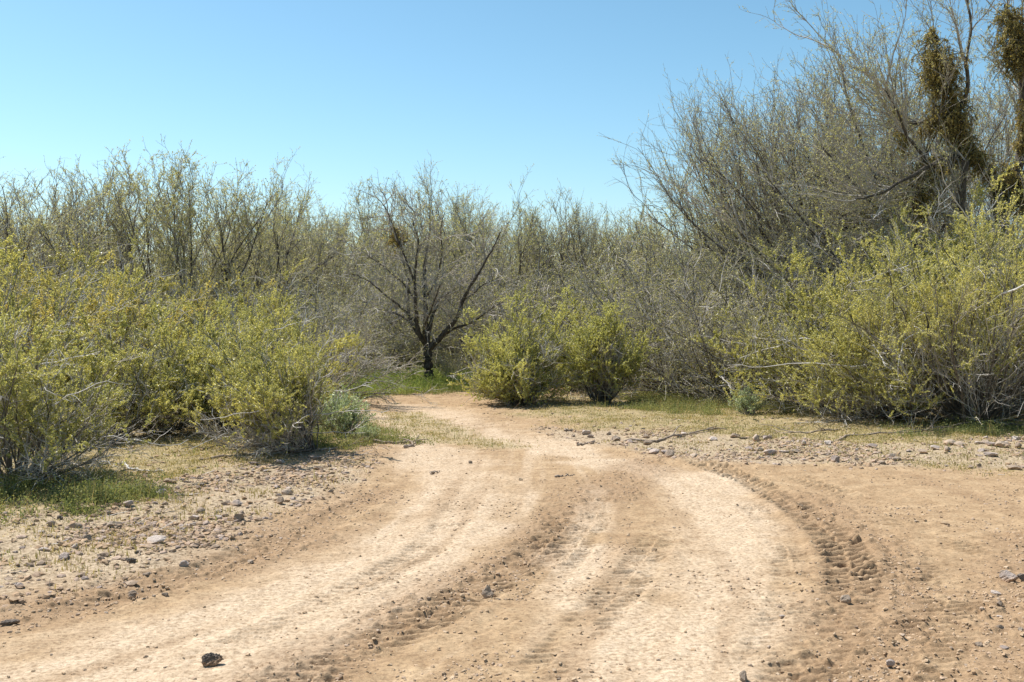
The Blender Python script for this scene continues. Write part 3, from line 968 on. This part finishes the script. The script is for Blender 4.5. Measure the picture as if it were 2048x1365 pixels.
for pp, rad, n in ((((1862, 55), (1866, 90)), .12, 50), (((1868, 95), (1884, 145), (1893, 200), (1910, 255)), .38, 800), (((1912, 250), (1922, 280), (1930, 310)), .20, 200),
                   (((1925, 290), (1960, 315), (1992, 345)), .20, 260), (((2010, 25), (2022, 70), (2040, 120)), .36, 520), (((2044, 190), (2046, 250), (2044, 300)), .12, 80),
                   (((1855, 345), (1840, 375), (1830, 410)), .34, 480), (((1860, 330), (1895, 318), (1925, 310)), .18, 200), (((1792, 225), (1800, 260), (1806, 300)), .14, 90),
                   (((2015, 330), (2035, 370), (2050, 410)), .28, 260), (((1996, 360), (2006, 440)), .13, 130), (((1845, 255), (1870, 238), (1900, 240)), .13, 110)):
    tw, lf = clump(r, tl_(pp, 0, Y=BY + r.normal(0, .1)) - base, rad * .9, int(n * .7), per=9)
    mc = link('mistletoe_clump', Bag().add(lf).mesh('mistletoe_clump', [M_MISTL]), e)
    link('stems', tw.mesh('stems', [M_BARK]), mc)

# ---- long-shooted trees leaning left beside it
for seed, px, py, Y, h, lean, lab in (
        (911, 1760, 780, 23.5, 7.3, (-.42, 0, 0), 'sparse tree with long shoots fanning left, just left of the mistletoe tree'),
        (912, 1690, 780, 24.5, 6.6, (-.24, 0, 0), 'lower sparse tree leaning left beyond the grey brush on the right'),
        (913, 1890, 780, 25.5, 7.4, (-.12, 0, 0), 'tall sparse tree standing behind the mistletoe tree'),
        (915, 1610, 780, 26.0, 7.2, (-.10, 0, 0), 'upright sparse tree in the left half of the right-hand grove'),
        (914, 1540, 780, 26.5, 4.2, (-.12, 0, 0), 'small sparse tree behind the low brush right of the bend')):
    parts = mesquite(seed, h, n1=16, tilt=(3, 36), lean=lean, n2=14, n3=9, n4=4, leaf_n=6, leaf=.95)
    x = at(px, py, Y)[0]
    build('mesquite_tree', parts, (x, Y, gz(x, Y) - .05), 0, 1.0, label=lab, category='tree', group='mesquite trees beside the track')

# ---- low shrubs
def low_shrub(seed, h, mat, n=70, lf=14, lx=.014, ly=.006):
    r = np.random.default_rng(seed)
    az = r.random(n) * 6.283
    tl = np.radians(r.random(n) * 62)
    d = np.stack([np.sin(tl) * np.cos(az), np.sin(tl) * np.sin(az), np.cos(tl)], 1)
    p1 = grow(r, np.zeros((n, 3)) + r.normal(0, .05, (n, 3)) * [1, 1, 0], d, h * (.7 + .4 * r.random(n)), 7, .12, (0, 0, .05))
    s, d, i, t = spawn(r, p1, 9, .25, 1.0, 20, 55, (0, 0, .2))
    p2 = grow(r, s, d, h * .2 * (.5 + r.random(len(t))), 4, .15, (0, 0, .1))
    S = Bag().add(tubes(p1, .005, .0022)).add(tubes(p2, .0022, .0012))
    c, dd = on_twigs(r, p2, lf, .1, 1.05, .015)
    return [('stems', S.mesh('stems', [M_TWIG])), ('foliage', Bag().add(leaves(r, c, lx, ly, dd * .6)).mesh('foliage', [mat]))]
sage = [low_shrub(501, .5, M_SAGE), low_shrub(502, .42, M_SAGE, 55)]
for px, py, k, s_, lab in ((688, 882, 0, 1.1, 'round silvery green shrub beside the track left of the bend'), (662, 868, 1, 1.15, 'silvery shrub tucked behind the round one beside the track'),
                           (1500, 835, 1, 1.0, 'small pale green shrub on the grass under the right brush'), (735, 892, 1, .5, 'tiny silvery green plant at the edge of the dirt track')):
    build('silvery_shrub', sage[k], place(px, py), rng.random() * 6, s_, label=lab, category='shrub', group='silvery green shrubs')
ls = [(907, 778, .85, 'small bare-stemmed shrub right of the leaning trunk'), (1330, 790, .7, 'small leafy shrub in the shade of the right brush')]
for k, (px, py, h, lab) in enumerate(ls):
    build('small_shrub', low_shrub(520 + k, h, M_GREYL, 40, 4), place(px, py), 0, 1, label=lab, category='shrub')
#==/PLANTS==

# ------------------------------------------------------------------ stones
def ico(sub):
    t = (1 + 5 ** .5) / 2
    v = [(-1, t, 0), (1, t, 0), (-1, -t, 0), (1, -t, 0), (0, -1, t), (0, 1, t), (0, -1, -t), (0, 1, -t), (t, 0, -1), (t, 0, 1), (-t, 0, -1), (-t, 0, 1)]
    f = [(0, 11, 5), (0, 5, 1), (0, 1, 7), (0, 7, 10), (0, 10, 11), (1, 5, 9), (5, 11, 4), (11, 10, 2), (10, 7, 6), (7, 1, 8), (3, 9, 4), (3, 4, 2), (3, 2, 6), (3, 6, 8), (3, 8, 9), (4, 9, 5), (2, 4, 11), (6, 2, 10), (8, 6, 7), (9, 8, 1)]
    v = [np.array(a) / np.linalg.norm(a) for a in v]
    for _ in range(sub):
        c, nf = {}, []
        def midp(a, b):
            k = (min(a, b), max(a, b))
            if k not in c:
                m = v[a] + v[b]
                v.append(m / np.linalg.norm(m))
                c[k] = len(v) - 1
            return c[k]
        for a, b, d in f:
            x, y, z = midp(a, b), midp(b, d), midp(d, a)
            nf += [(a, x, z), (b, y, x), (d, z, y), (x, y, z)]
        f = nf
    return np.array(v), np.array(f)
ICO = {k: ico(k) for k in (0, 1, 2, 3, 4)}
def rock_verts(r, sub, cuts=9, rough=.05, flat=.65):
    v, f = ICO[sub]
    v = v.copy()
    nrm = unit(r.normal(0, 1, (cuts, 3)))
    off = .45 + .4 * r.random(cuts)
    for n_, o_ in zip(nrm, off):
        dd = v @ n_
        v = v - np.where(dd > o_, dd - o_, 0)[:, None] * n_
    v = v * (.75 + .5 * r.random(3)) * np.array([1.15, 1, flat])
    if sub >= 2:
        for fr, am in ((2.2, .12), (5., rough), (11., rough * .8), (23., rough * .5)):
            n1 = vnoise(v[:, 0] + v[:, 2] * 1.7, v[:, 1] - v[:, 2], fr, int(r.integers(90)))
            v = v * (1 + (n1 - .5)[:, None] * am * 2)
    else:
        v = v * (1 + r.normal(0, rough, (len(v), 1)))
    return v, f
def rock_mesh(seed, mat, sub=3, **kw):
    r = np.random.default_rng(seed)
    v, f = rock_verts(r, sub, **kw)
    v = v / np.abs(v[:, :2]).max()
    lo = v[:, 2].min()
    v[:, 2] -= lo * .72                # a little of it sits in the soil
    low = 1 - sstep(.1, .5, v[:, 2] + v[:, 0] * .2)
    return mesh_from('stone', v, [f], [mat], attrs=dict(tint=low * .8))
def put_stone(px, py, wpx, me, label, group=None, category='stone', name='stone', sc_=(1, 1, 1), rz=None):
    x, y = gxy(px, py)
    w = wpx * .5 * math.hypot(y, CAMH) / F
    o = link(name, me, label=label, category=category)
    if group:
        o['group'] = group
    o.location = (x, y, gz(x, y) - .004)
    o.scale = (w * sc_[0], w * sc_[1], w * sc_[2])
    o.rotation_euler = (0, 0, rng.random() * 6.28 if rz is None else rz)
    return o
big = [
    (422, 1335, 42, M_DARKROCK, 'dark pitted rock with clay at its base on the bare dirt, bottom left', (1, .95, 1.3)),
    (976, 1200, 24, M_STONE_B, 'tan wedge-shaped stone standing alone in the middle of the dirt track', (1, .7, 1.3)),
    (1690, 1206, 22, M_STONE_B, 'brown stone sitting in the deep tractor tread mark', (1, .8, 1.0)),
    (2018, 1160, 36, M_STONE, 'largest grey rock among loose stones at the right edge', (1, 1, 1.1)),
    (2044, 1162, 18, M_DARKROCK, 'dark stone touching the large grey rock at the right edge', (1, 1, 1)),
    (1992, 1182, 22, M_STONE, 'flat pale stone just below the large grey rock', (1, .8, .6)),
    (1998, 1212, 20, M_STONE_B, 'brown pointed stone below the flat pale one at the right', (1, 1, 1)),
    (478, 1054, 24, M_STONE_B, 'rounded tan stone at the end of the left gravel patch', (1, 1, 1.2)),
    (438, 1050, 16, M_STONE, 'angular grey stone left of the rounded tan one', (1, 1, 1)),
    (320, 1012, 24, M_STONE, 'angular grey-brown stone near the shade of the left edge bush', (1, 1, 1.2)),
    (404, 992, 16, M_DARKROCK, 'dark stone between the pale stick and the gravel patch', (1, 1, 1)),
    (200, 1022, 22, M_DARKROCK, 'dark low stone lying in the weeds of the left edge bush', (1, 1, .7)),
    (118, 1066, 15, M_DARKROCK, 'dark stone at the back of the left gravel patch', (1, 1, 1)),
    (102, 1076, 16, M_STONE_B, 'pinkish stone beside the dark one at the back of the gravel', (1, 1, .9)),
    (175, 1100, 20, M_STONE_B, 'brown stone in the middle of the left gravel patch', (1, 1, 1.1)),
    (150, 1115, 24, M_STONE, 'long grey stone below the brown one in the gravel patch', (1, .6, .7)),
    (126, 1126, 24, M_STONE, 'flat grey slab stone in the left gravel patch', (1, .8, .6)),
    (262, 1138, 18, M_DARKROCK, 'dark angular stone at the lower side of the gravel patch', (1, 1, .9)),
    (368, 1140, 20, M_STONE, 'bluish grey stone at the edge of the smooth dirt', (1, 1, .8)),
    (294, 1158, 18, M_STONE_B, 'pinkish round stone on the edge between gravel and dirt', (1, 1, 1)),
    (503, 1131, 14, M_STONE_B, 'single tan stone on the smooth dirt left of the track', (1, 1, 1)),
    (264, 1196, 16, M_STONE_B, 'tan stone on the loose dirt, left one of a pair', (1, 1, 1)),
    (329, 1198, 13, M_STONE_B, 'tan stone on the loose dirt, right one of a pair', (1, 1, 1.2)),
    (136, 1206, 20, M_STONE, 'pale flat stone at the foot of the left gravel patch', (1, .8, .7)),
    (20, 1250, 34, M_DARKROCK, 'dark stone in the grey tuft at the left edge of the dirt', (1, .8, .7)),
    (1780, 1330, 18, M_STONE, 'small bluish stone at the bottom right of the dirt', (1, .7, .8)),
    (1487, 1362, 20, M_STONE_B, 'tan block-shaped stone at the bottom edge of the picture', (1, .8, 1.2)),
    (1565, 1233, 13, M_STONE, 'small grey stone left of the deep tread mark', (1, .7, .7)),
    (1310, 1106, 12, M_CLOD, 'brown crumb of earth beside the middle tread marks', (1, 1, 1)),
    (937, 1162, 14, M_CLOD, 'brown lump of earth above the lone wedge stone', (1, 1, .8)),
    (1080, 1158, 13, M_CLOD, 'flat brown clod right of the lone wedge stone', (1, 1, .7)),
    (1608, 905, 20, M_STONE, 'pale boulder-like stone in the right roadside gravel', (1, 1, .9)),
    (1672, 938, 18, M_STONE, 'grey stone where the gravel meets the right track', (1, 1, 1)),
    (1762, 942, 16, M_STONE_B, 'brown stone on the edge of the right gravel strip', (1, 1, .8)),
    (1890, 1050, 18, M_CLOD, 'dark clod lying on the smooth dirt at the right', (1, .8, .7)),
    (1955, 1292, 24, M_STONE_B, 'stone among the loose clods at the lower right edge', (1, 1, .8)),
    (2006, 1296, 18, M_STONE, 'pale stone in the lower right corner beside a brown one', (1, 1, .7)),
    (1366, 880, 12, M_STONE, 'grey stone near the fallen branch in the right gravel', (1, 1, 1)),
    (940, 930, 10, M_STONE_B, 'small tan stone at the crest of the pale track', (1, 1, 1)),
    (1040, 968, 10, M_CLOD, 'reddish pebble in the middle of the pale track', (1, 1, 1)),
]
for k, (px, py, w, mt, lab, s3) in enumerate(big):
    put_stone(px, py, w * 1.15, rock_mesh(600 + k, mt, 4 if w > 30 else 3 if w > 14 else 2, cuts=5 if mt is M_DARKROCK else 9, rough=.11 if mt is M_DARKROCK else .05, flat=.8), lab, 'larger stones beside the track', sc_=s3)

def scatter(r, n, poly, y0=None):
    """random world points inside a photo-drawn ground outline"""
    poly = np.array(poly)
    lo, hi = poly.min(0), poly.max(0)
    pts = np.empty((0, 2))
    while len(pts) < n:
        q = lo + (hi - lo) * r.random((n * 3, 2))
        pts = np.vstack([pts, q[in_poly(q[:, 0], q[:, 1], poly) < 0]])
    return pts[:n]
r = np.random.default_rng(33)
spool = [rock_mesh(700 + k, (M_STONE, M_STONE_B, M_STONE, M_STONE_B)[k % 4], 2) for k in range(8)]
groups = [
    (GRAVEL[0], 120, (.02, .055), 'small grey or tan stone lying in the gravel patch left of the track', 'stones of the left gravel patch'),
    (GRAVEL[1], 105, (.03, .075), 'small grey or tan stone lying in the gravel strip right of the track', 'stones of the right gravel strip'),
    (CORNER, 26, (.015, .04), 'small loose stone on the crumbly dirt in the lower right corner', 'stones in the lower right corner'),
]
for poly, n, (s0, s1), lab, grp in groups:
    pts = scatter(r, n, poly)
    vis = np.abs(pts[:, 0]) < pts[:, 1] * .49 + .3
    for x, y in pts[vis]:
        o = link('stone', spool[int(r.integers(8))], label=lab, category='stone', group=grp)
        s_ = s0 + (s1 - s0) * r.random() ** 2
        o.location = (x, y, gz(x, y) - .003)
        s_ *= 1.2
        o.scale = (s_ * (.8 + .5 * r.random()), s_ * (.7 + .4 * r.random()), s_ * (.7 + .6 * r.random()))
        o.rotation_euler = (0, 0, r.random() * 6.28)

# grit: uncountable pebbles and clods, one mesh each
def pebbles(name, pts, size, mats, seed, flat=.6, sub=0):
    r = np.random.default_rng(seed)
    v0, f0 = ICO[sub]
    n = len(pts)
    jit = 1 + r.normal(0, .23, (n, len(v0), 1))
    sc3 = (size[0] + (size[1] - size[0]) * r.random((n, 1, 1)) ** 2.5) * (.7 + .6 * r.random((n, 1, 3))) * np.array([1.15, 1, flat])
    v = v0[None] * jit * sc3
    a = r.random(n) * 6.283
    c, s = np.cos(a)[:, None], np.sin(a)[:, None]
    x, y = v[..., 0] * c - v[..., 1] * s, v[..., 0] * s + v[..., 1] * c
    z = v[..., 2] + (height(pts[:, 0], pts[:, 1]) + sc3[:, 0, 2] * .25)[:, None]
    vv = np.stack([x + pts[:, :1], y + pts[:, 1:], z], -1).reshape(-1, 3)
    ff = (f0[None] + (np.arange(n) * len(v0))[:, None, None])
    pick = r.integers(0, len(mats), n)
    fs = [ff[pick == k].reshape(-1, 3) for k in range(len(mats))]
    me = mesh_from(name, vv, fs, mats, list(range(len(mats))), attrs=dict(tint=np.repeat(r.random(n) * .6, len(v0))))
    return link(name, me, kind='stuff')
def dens_points(r, n, x0, x1, y0, y1, fn, p=1.0):
    """world points with density falling with distance"""
    out = np.empty((0, 2))
    while len(out) < n:
        m = n * 4
        y = y0 * (y1 / y0) ** r.random(m)
        w = np.minimum(1, .0 + y / y1)
        x = r.uniform(-1, 1, m) * (y * .62 + .8)
        k = (r.random(m) < fn(x, y)) & (x > x0) & (x < x1)
        out = np.vstack([out, np.stack([x[k], y[k]], 1)])
    return out[:n]
def f_grav(x, y):
    ro, pa, da, gr, gn, sd = masks(x, y)
    return np.clip(gr * (.08 + 1.6 * sstep(.45, .65, fbm(x, y, 1.5, 81, 4))) + .06 * (1 - ro), 0, 1)
def f_clod(x, y):
    ro, pa, da, gr, gn, sd = masks(x, y)
    tr = np.zeros(x.shape)
    for L, w, *_r in TREADS[:4]:
        tr = np.maximum(tr, line_dist(x, y, L)[0] < w * 1.2)
    return np.clip(ro * (.06 + .5 * da + .6 * sstep(.52, .7, fbm(x, y, 1.2, 91, 4))) * (1 - .8 * pa) * (1 - .7 * tr) + .10 * np.exp(-(sd / .4) ** 2), 0, 1)
pebbles('gravel', dens_points(r, 22000, -14, 14, 4.0, 24, f_grav), (.003, .030), [M_STONE, M_STONE_B, M_CLOD, M_CLOD], 5, .6)
pebbles('dirt_crumbs', dens_points(r, 26000, -14, 14, 3.9, 24, f_clod), (.002, .012), [M_CLOD, M_CLOD, M_CLOD, M_STONE_B], 6, .7)

# ------------------------------------------------------------------ grass and weeds
def blades(name, pts, hgt, wid, mat, seed, per=7, spread=.05, lean=.45):
    r = np.random.default_rng(seed)
    n = len(pts)
    c = np.repeat(pts, per, 0) + r.normal(0, spread, (n * per, 2))
    z = height(c[:, 0], c[:, 1]) - .004
    m = len(c)
    h = np.repeat(hgt[0] + (hgt[1] - hgt[0]) * r.random(n), per) * (.5 + .8 * r.random(m))
    a = r.random(m) * 6.283
    dx, dy = np.cos(a), np.sin(a)
    wx, wy = -np.sin(a + r.normal(0, 1, m)), np.cos(a)
    w = wid * (.6 + .8 * r.random(m))
    le = lean * r.random(m)
    b = np.stack([c[:, 0], c[:, 1], z], 1)
    wv = np.stack([wx * w, wy * w, np.zeros(m)], 1)
    m1 = b + np.stack([dx * h * le * .35, dy * h * le * .35, h * .55], 1)
    tp = b + np.stack([dx * h * le * 1.1, dy * h * le * 1.1, h * (1 - .35 * le)], 1)
    v = np.stack([b - wv, b + wv, m1 + wv * .8, m1 - wv * .8, tp], 1).reshape(-1, 3)
    k = np.arange(m)[:, None] * 5
    q = k + np.array([[0, 1, 2, 3]])
    t3 = k + np.array([[3, 2, 4]])
    tint = np.repeat(np.clip(r.random(n) * .7 + .3 * fbm(pts[:, 0], pts[:, 1], 1.5, 7, 2), 0, 1), per)
    me = mesh_from(name, v, [q, t3], [mat], fattrs=dict(tint=np.concatenate([tint, tint])))
    return link(name, me, kind='stuff')
LUSH = [[gxy(*p) for p in q] for q in (
    ((610, 800), (680, 808), (760, 800), (850, 793), (930, 790), (1000, 770), (900, 752), (700, 752), (560, 760)),
    ((-100, 1062), (40, 1046), (130, 1022), (150, 1005), (60, 992), (-100, 985)),
    ((1230, 815), (1330, 835), (1500, 832), (1640, 830), (1560, 800), (1300, 795)),
    ((640, 905), (700, 903), (722, 880), (690, 860), (640, 870)),
    ((1860, 880), (2100, 885), (2100, 865), (1950, 860)),
)]
def f_lush(x, y):
    d = np.full(x.shape, 9.)
    for pl in LUSH:
        d = np.minimum(d, in_poly(x, y, pl))
    return np.clip((1 - sstep(-.5, .8, d + (fbm(x, y, 2., 3, 4) - .5) * 1.6)) * (.04 + 1.5 * sstep(.42, .62, fbm(x, y, 2.5, 13, 3))), 0, 1)
blades('dry_stalks', dens_points(r, 1500, -14, 14, 6.5, 30, f_lush), (.10, .24), .002, M_STRAW, 17, per=4)
def f_far(x, y):
    ro, pa, da, gr, gn, sd = masks(x, y)
    return np.clip(gn * (.15 + 1.1 * sstep(.42, .62, fbm(x, y, .9, 23, 3))), 0, 1)
def f_straw(x, y):
    ro, pa, da, gr, gn, sd = masks(x, y)
    return np.clip(gn * .8 + .5 * gr * sstep(.45, .6, fbm(x, y, 1.9, 29, 3)), 0, 1) * sstep(.35, .6, fbm(x, y, 1.3, 19, 3))
blades('grass', dens_points(r, 4500, -14, 14, 6.5, 30, f_lush), (.03, .13), .0035, M_GRASS, 11)
blades('field_grass', dens_points(r, 6500, -20, 20, 7, 34, f_far), (.02, .06), .0035, M_GRASS, 12, spread=.10)
def weeds(name, pts, hgt, mat, seed, per=16, ls=.011):
    r = np.random.default_rng(seed)
    n = len(pts)
    c = np.repeat(pts, per, 0) + r.normal(0, .05, (n * per, 2))
    z = height(c[:, 0], c[:, 1])
    hh = np.repeat(hgt[0] + (hgt[1] - hgt[0]) * r.random(n) ** 2, per)
    c3 = np.stack([c[:, 0], c[:, 1], z + hh * r.random(len(c)) + .004], 1)
    v, q = leaves(r, c3, ls, ls * .55, None, .8)
    tint = np.clip(np.repeat(r.random(n), per) * .5 + r.random(len(c)) * .3 + .2 * fbm(c[:, 0], c[:, 1], 1.5, 7, 2), 0, 1)
    return link(name, mesh_from(name, v, [q], [mat], fattrs=dict(tint=tint)), kind='stuff')
weeds('weeds', dens_points(r, 10000, -14, 14, 6.5, 30, f_lush), (.03, .20), M_GRASS, 21)
weeds('ground_cover', dens_points(r, 10000, -20, 20, 6, 32, f_far), (.01, .08), M_STRAW, 22, ls=.010)
M_FRESH = leaf_material('fresh_grass', (.13, .18, .05), (.24, .31, .09), (.40, .44, .16), .45, .8, .1)
def f_bend(x, y):
    d = in_poly(x, y, LUSH[0])
    return np.clip((1 - sstep(-.3, .4, d)) * (.3 + 1.1 * fbm(x, y, 1.2, 17, 3)), 0, 1)
bp = scatter(r, 5000, LUSH[0])
weeds('bend_weeds', bp[r.random(5000) < f_bend(bp[:, 0], bp[:, 1])], (.05, .38), M_FRESH, 27, per=22, ls=.016)
blades('bend_grass', scatter(r, 3500, LUSH[0]), (.06, .20), .006, M_FRESH, 28)
blades('dry_grass', dens_points(r, 12000, -14, 14, 5, 24, f_straw), (.015, .05), .003, M_STRAW, 13, per=8, spread=.06)

# ------------------------------------------------------------------ fallen wood
def stick(pts, r0, mat, label, forks=2, seed=1, name='fallen_branch'):
    r = np.random.default_rng(seed)
    w = np.array([(*gxy(a, b), 0) for a, b in pts])
    base = w[0].copy()
    w[:, 2] = height(w[:, 0], w[:, 1]) + r0 * .9
    base[2] = height(base[:1], base[1:2])[0]
    p = resample(w - base, 14)
    p[1:-1] += r.normal(0, r0 * .7, p[1:-1].shape)
    B = Bag().add(tubes(p[None], np.array([r0]), np.array([r0 * .35]), 6))
    if forks:
        s, d, i, t = spawn(r, p[None], forks, .25, .9, 20, 55)
        d[:, 2] = np.abs(d[:, 2]) * .3
        q = grow(r, s, d, float(np.linalg.norm(p[-1] - p[0])) * .35 * (.4 + r.random(len(t))), 6, .15)
        B.add(tubes(q, r0 * .5, r0 * .2, 5))
    o = link(name, B.mesh(name, [mat], True), label=label, category='branch', group='fallen branches and sticks')
    o.location = base
    return o
stick([(247, 948), (258, 957), (290, 961), (326, 962)], .018, M_DEAD, 'pale bleached curved stick on the ground behind the left gravel patch', 1, 1)
stick([(735, 893), (780, 896), (825, 893), (850, 890)], .02, M_LITTER, 'brown forked branch on the ground beside the silvery shrub', 4, 2)
stick([(808, 904), (820, 899), (833, 895)], .022, M_LITTER, 'short thick broken stick at the edge of the track crest', 2, 3)
stick([(1130, 870), (1145, 866)], .02, M_LITTER, 'short thick stick at the left end of the right gravel', 0, 4)
stick([(1155, 898), (1180, 895)], .018, M_LITTER, 'single straight stick lying on the dirt right of the bend', 0, 5)
stick([(1225, 885), (1290, 893), (1340, 888), (1385, 880), (1440, 872)], .02, M_LITTER, 'long bent branch lying in the right gravel strip', 4, 6)
stick([(1480, 890), (1530, 885), (1560, 876)], .015, M_LITTER, 'bent dark twig standing in the right gravel strip', 3, 7)
stick([(1660, 900), (1700, 888), (1760, 884), (1850, 880), (1900, 872)], .018, M_LITTER, 'long thin branch trailing from the right bush onto the grass', 6, 8)
stick([(1700, 870), (1640, 880), (1590, 886), (1540, 872)], .016, M_LITTER, 'forked dry branch below the leaning right bush', 6, 9)
stick([(400, 940), (450, 932), (520, 925), (600, 915)], .017, M_LITTER, 'long brown stem lying flat under the sprawling left bush', 5, 10)
stick([(640, 915), (690, 905), (730, 890)], .014, M_LITTER, 'grey dead branch right of the sprawling left bush', 6, 11)
stick([(0, 985), (60, 960), (120, 950), (70, 1000)], .009, M_DEAD, 'pale twigs scattered in front of the left edge bush', 6, 12)
stick([(1110, 962), (1150, 960)], .012, M_LITTER, 'small twig lying across the pale track', 0, 13)
stick([(862, 955), (880, 950)], .012, M_LITTER, 'small twig near the crest of the pale track', 0, 14)
def litter(name, pts, mat, seed):
    r = np.random.default_rng(seed)
    a = r.random(len(pts)) * 6.283
    z = height(pts[:, 0], pts[:, 1]) + .006
    d = np.stack([np.cos(a), np.sin(a), r.random(len(pts)) * .25], 1)
    p = grow(r, np.stack([pts[:, 0], pts[:, 1], z], 1), d, .03 + .22 * r.random(len(pts)) ** 3, 4, .18)
    ra = .0012 + .0035 * r.random(len(pts)) ** 2
    return link(name, Bag().add(tubes(p, ra, ra * .6)).mesh(name, [mat]), kind='stuff')
foot = [place(px, py)[:2] for _, px, py, *_r in front]
def f_lit(x, y):
    ro, pa, da, gr, gn, sd = masks(x, y)
    d = np.full(x.shape, 9.)
    for fx_, fy_ in foot:
        d = np.minimum(d, np.hypot(x - fx_, y - fy_))
    return np.clip((1 - ro) * (.05 + .9 * np.exp(-(d / 1.0) ** 2)), 0, 1)
litter('twig_litter', dens_points(r, 5500, -14, 14, 5, 26, f_lit), M_LITTER, 31)
litter('bleached_twig_litter', dens_points(r, 1500, -14, 14, 5, 26, f_lit), M_DEAD, 32)
print('objects', len(bpy.data.objects))
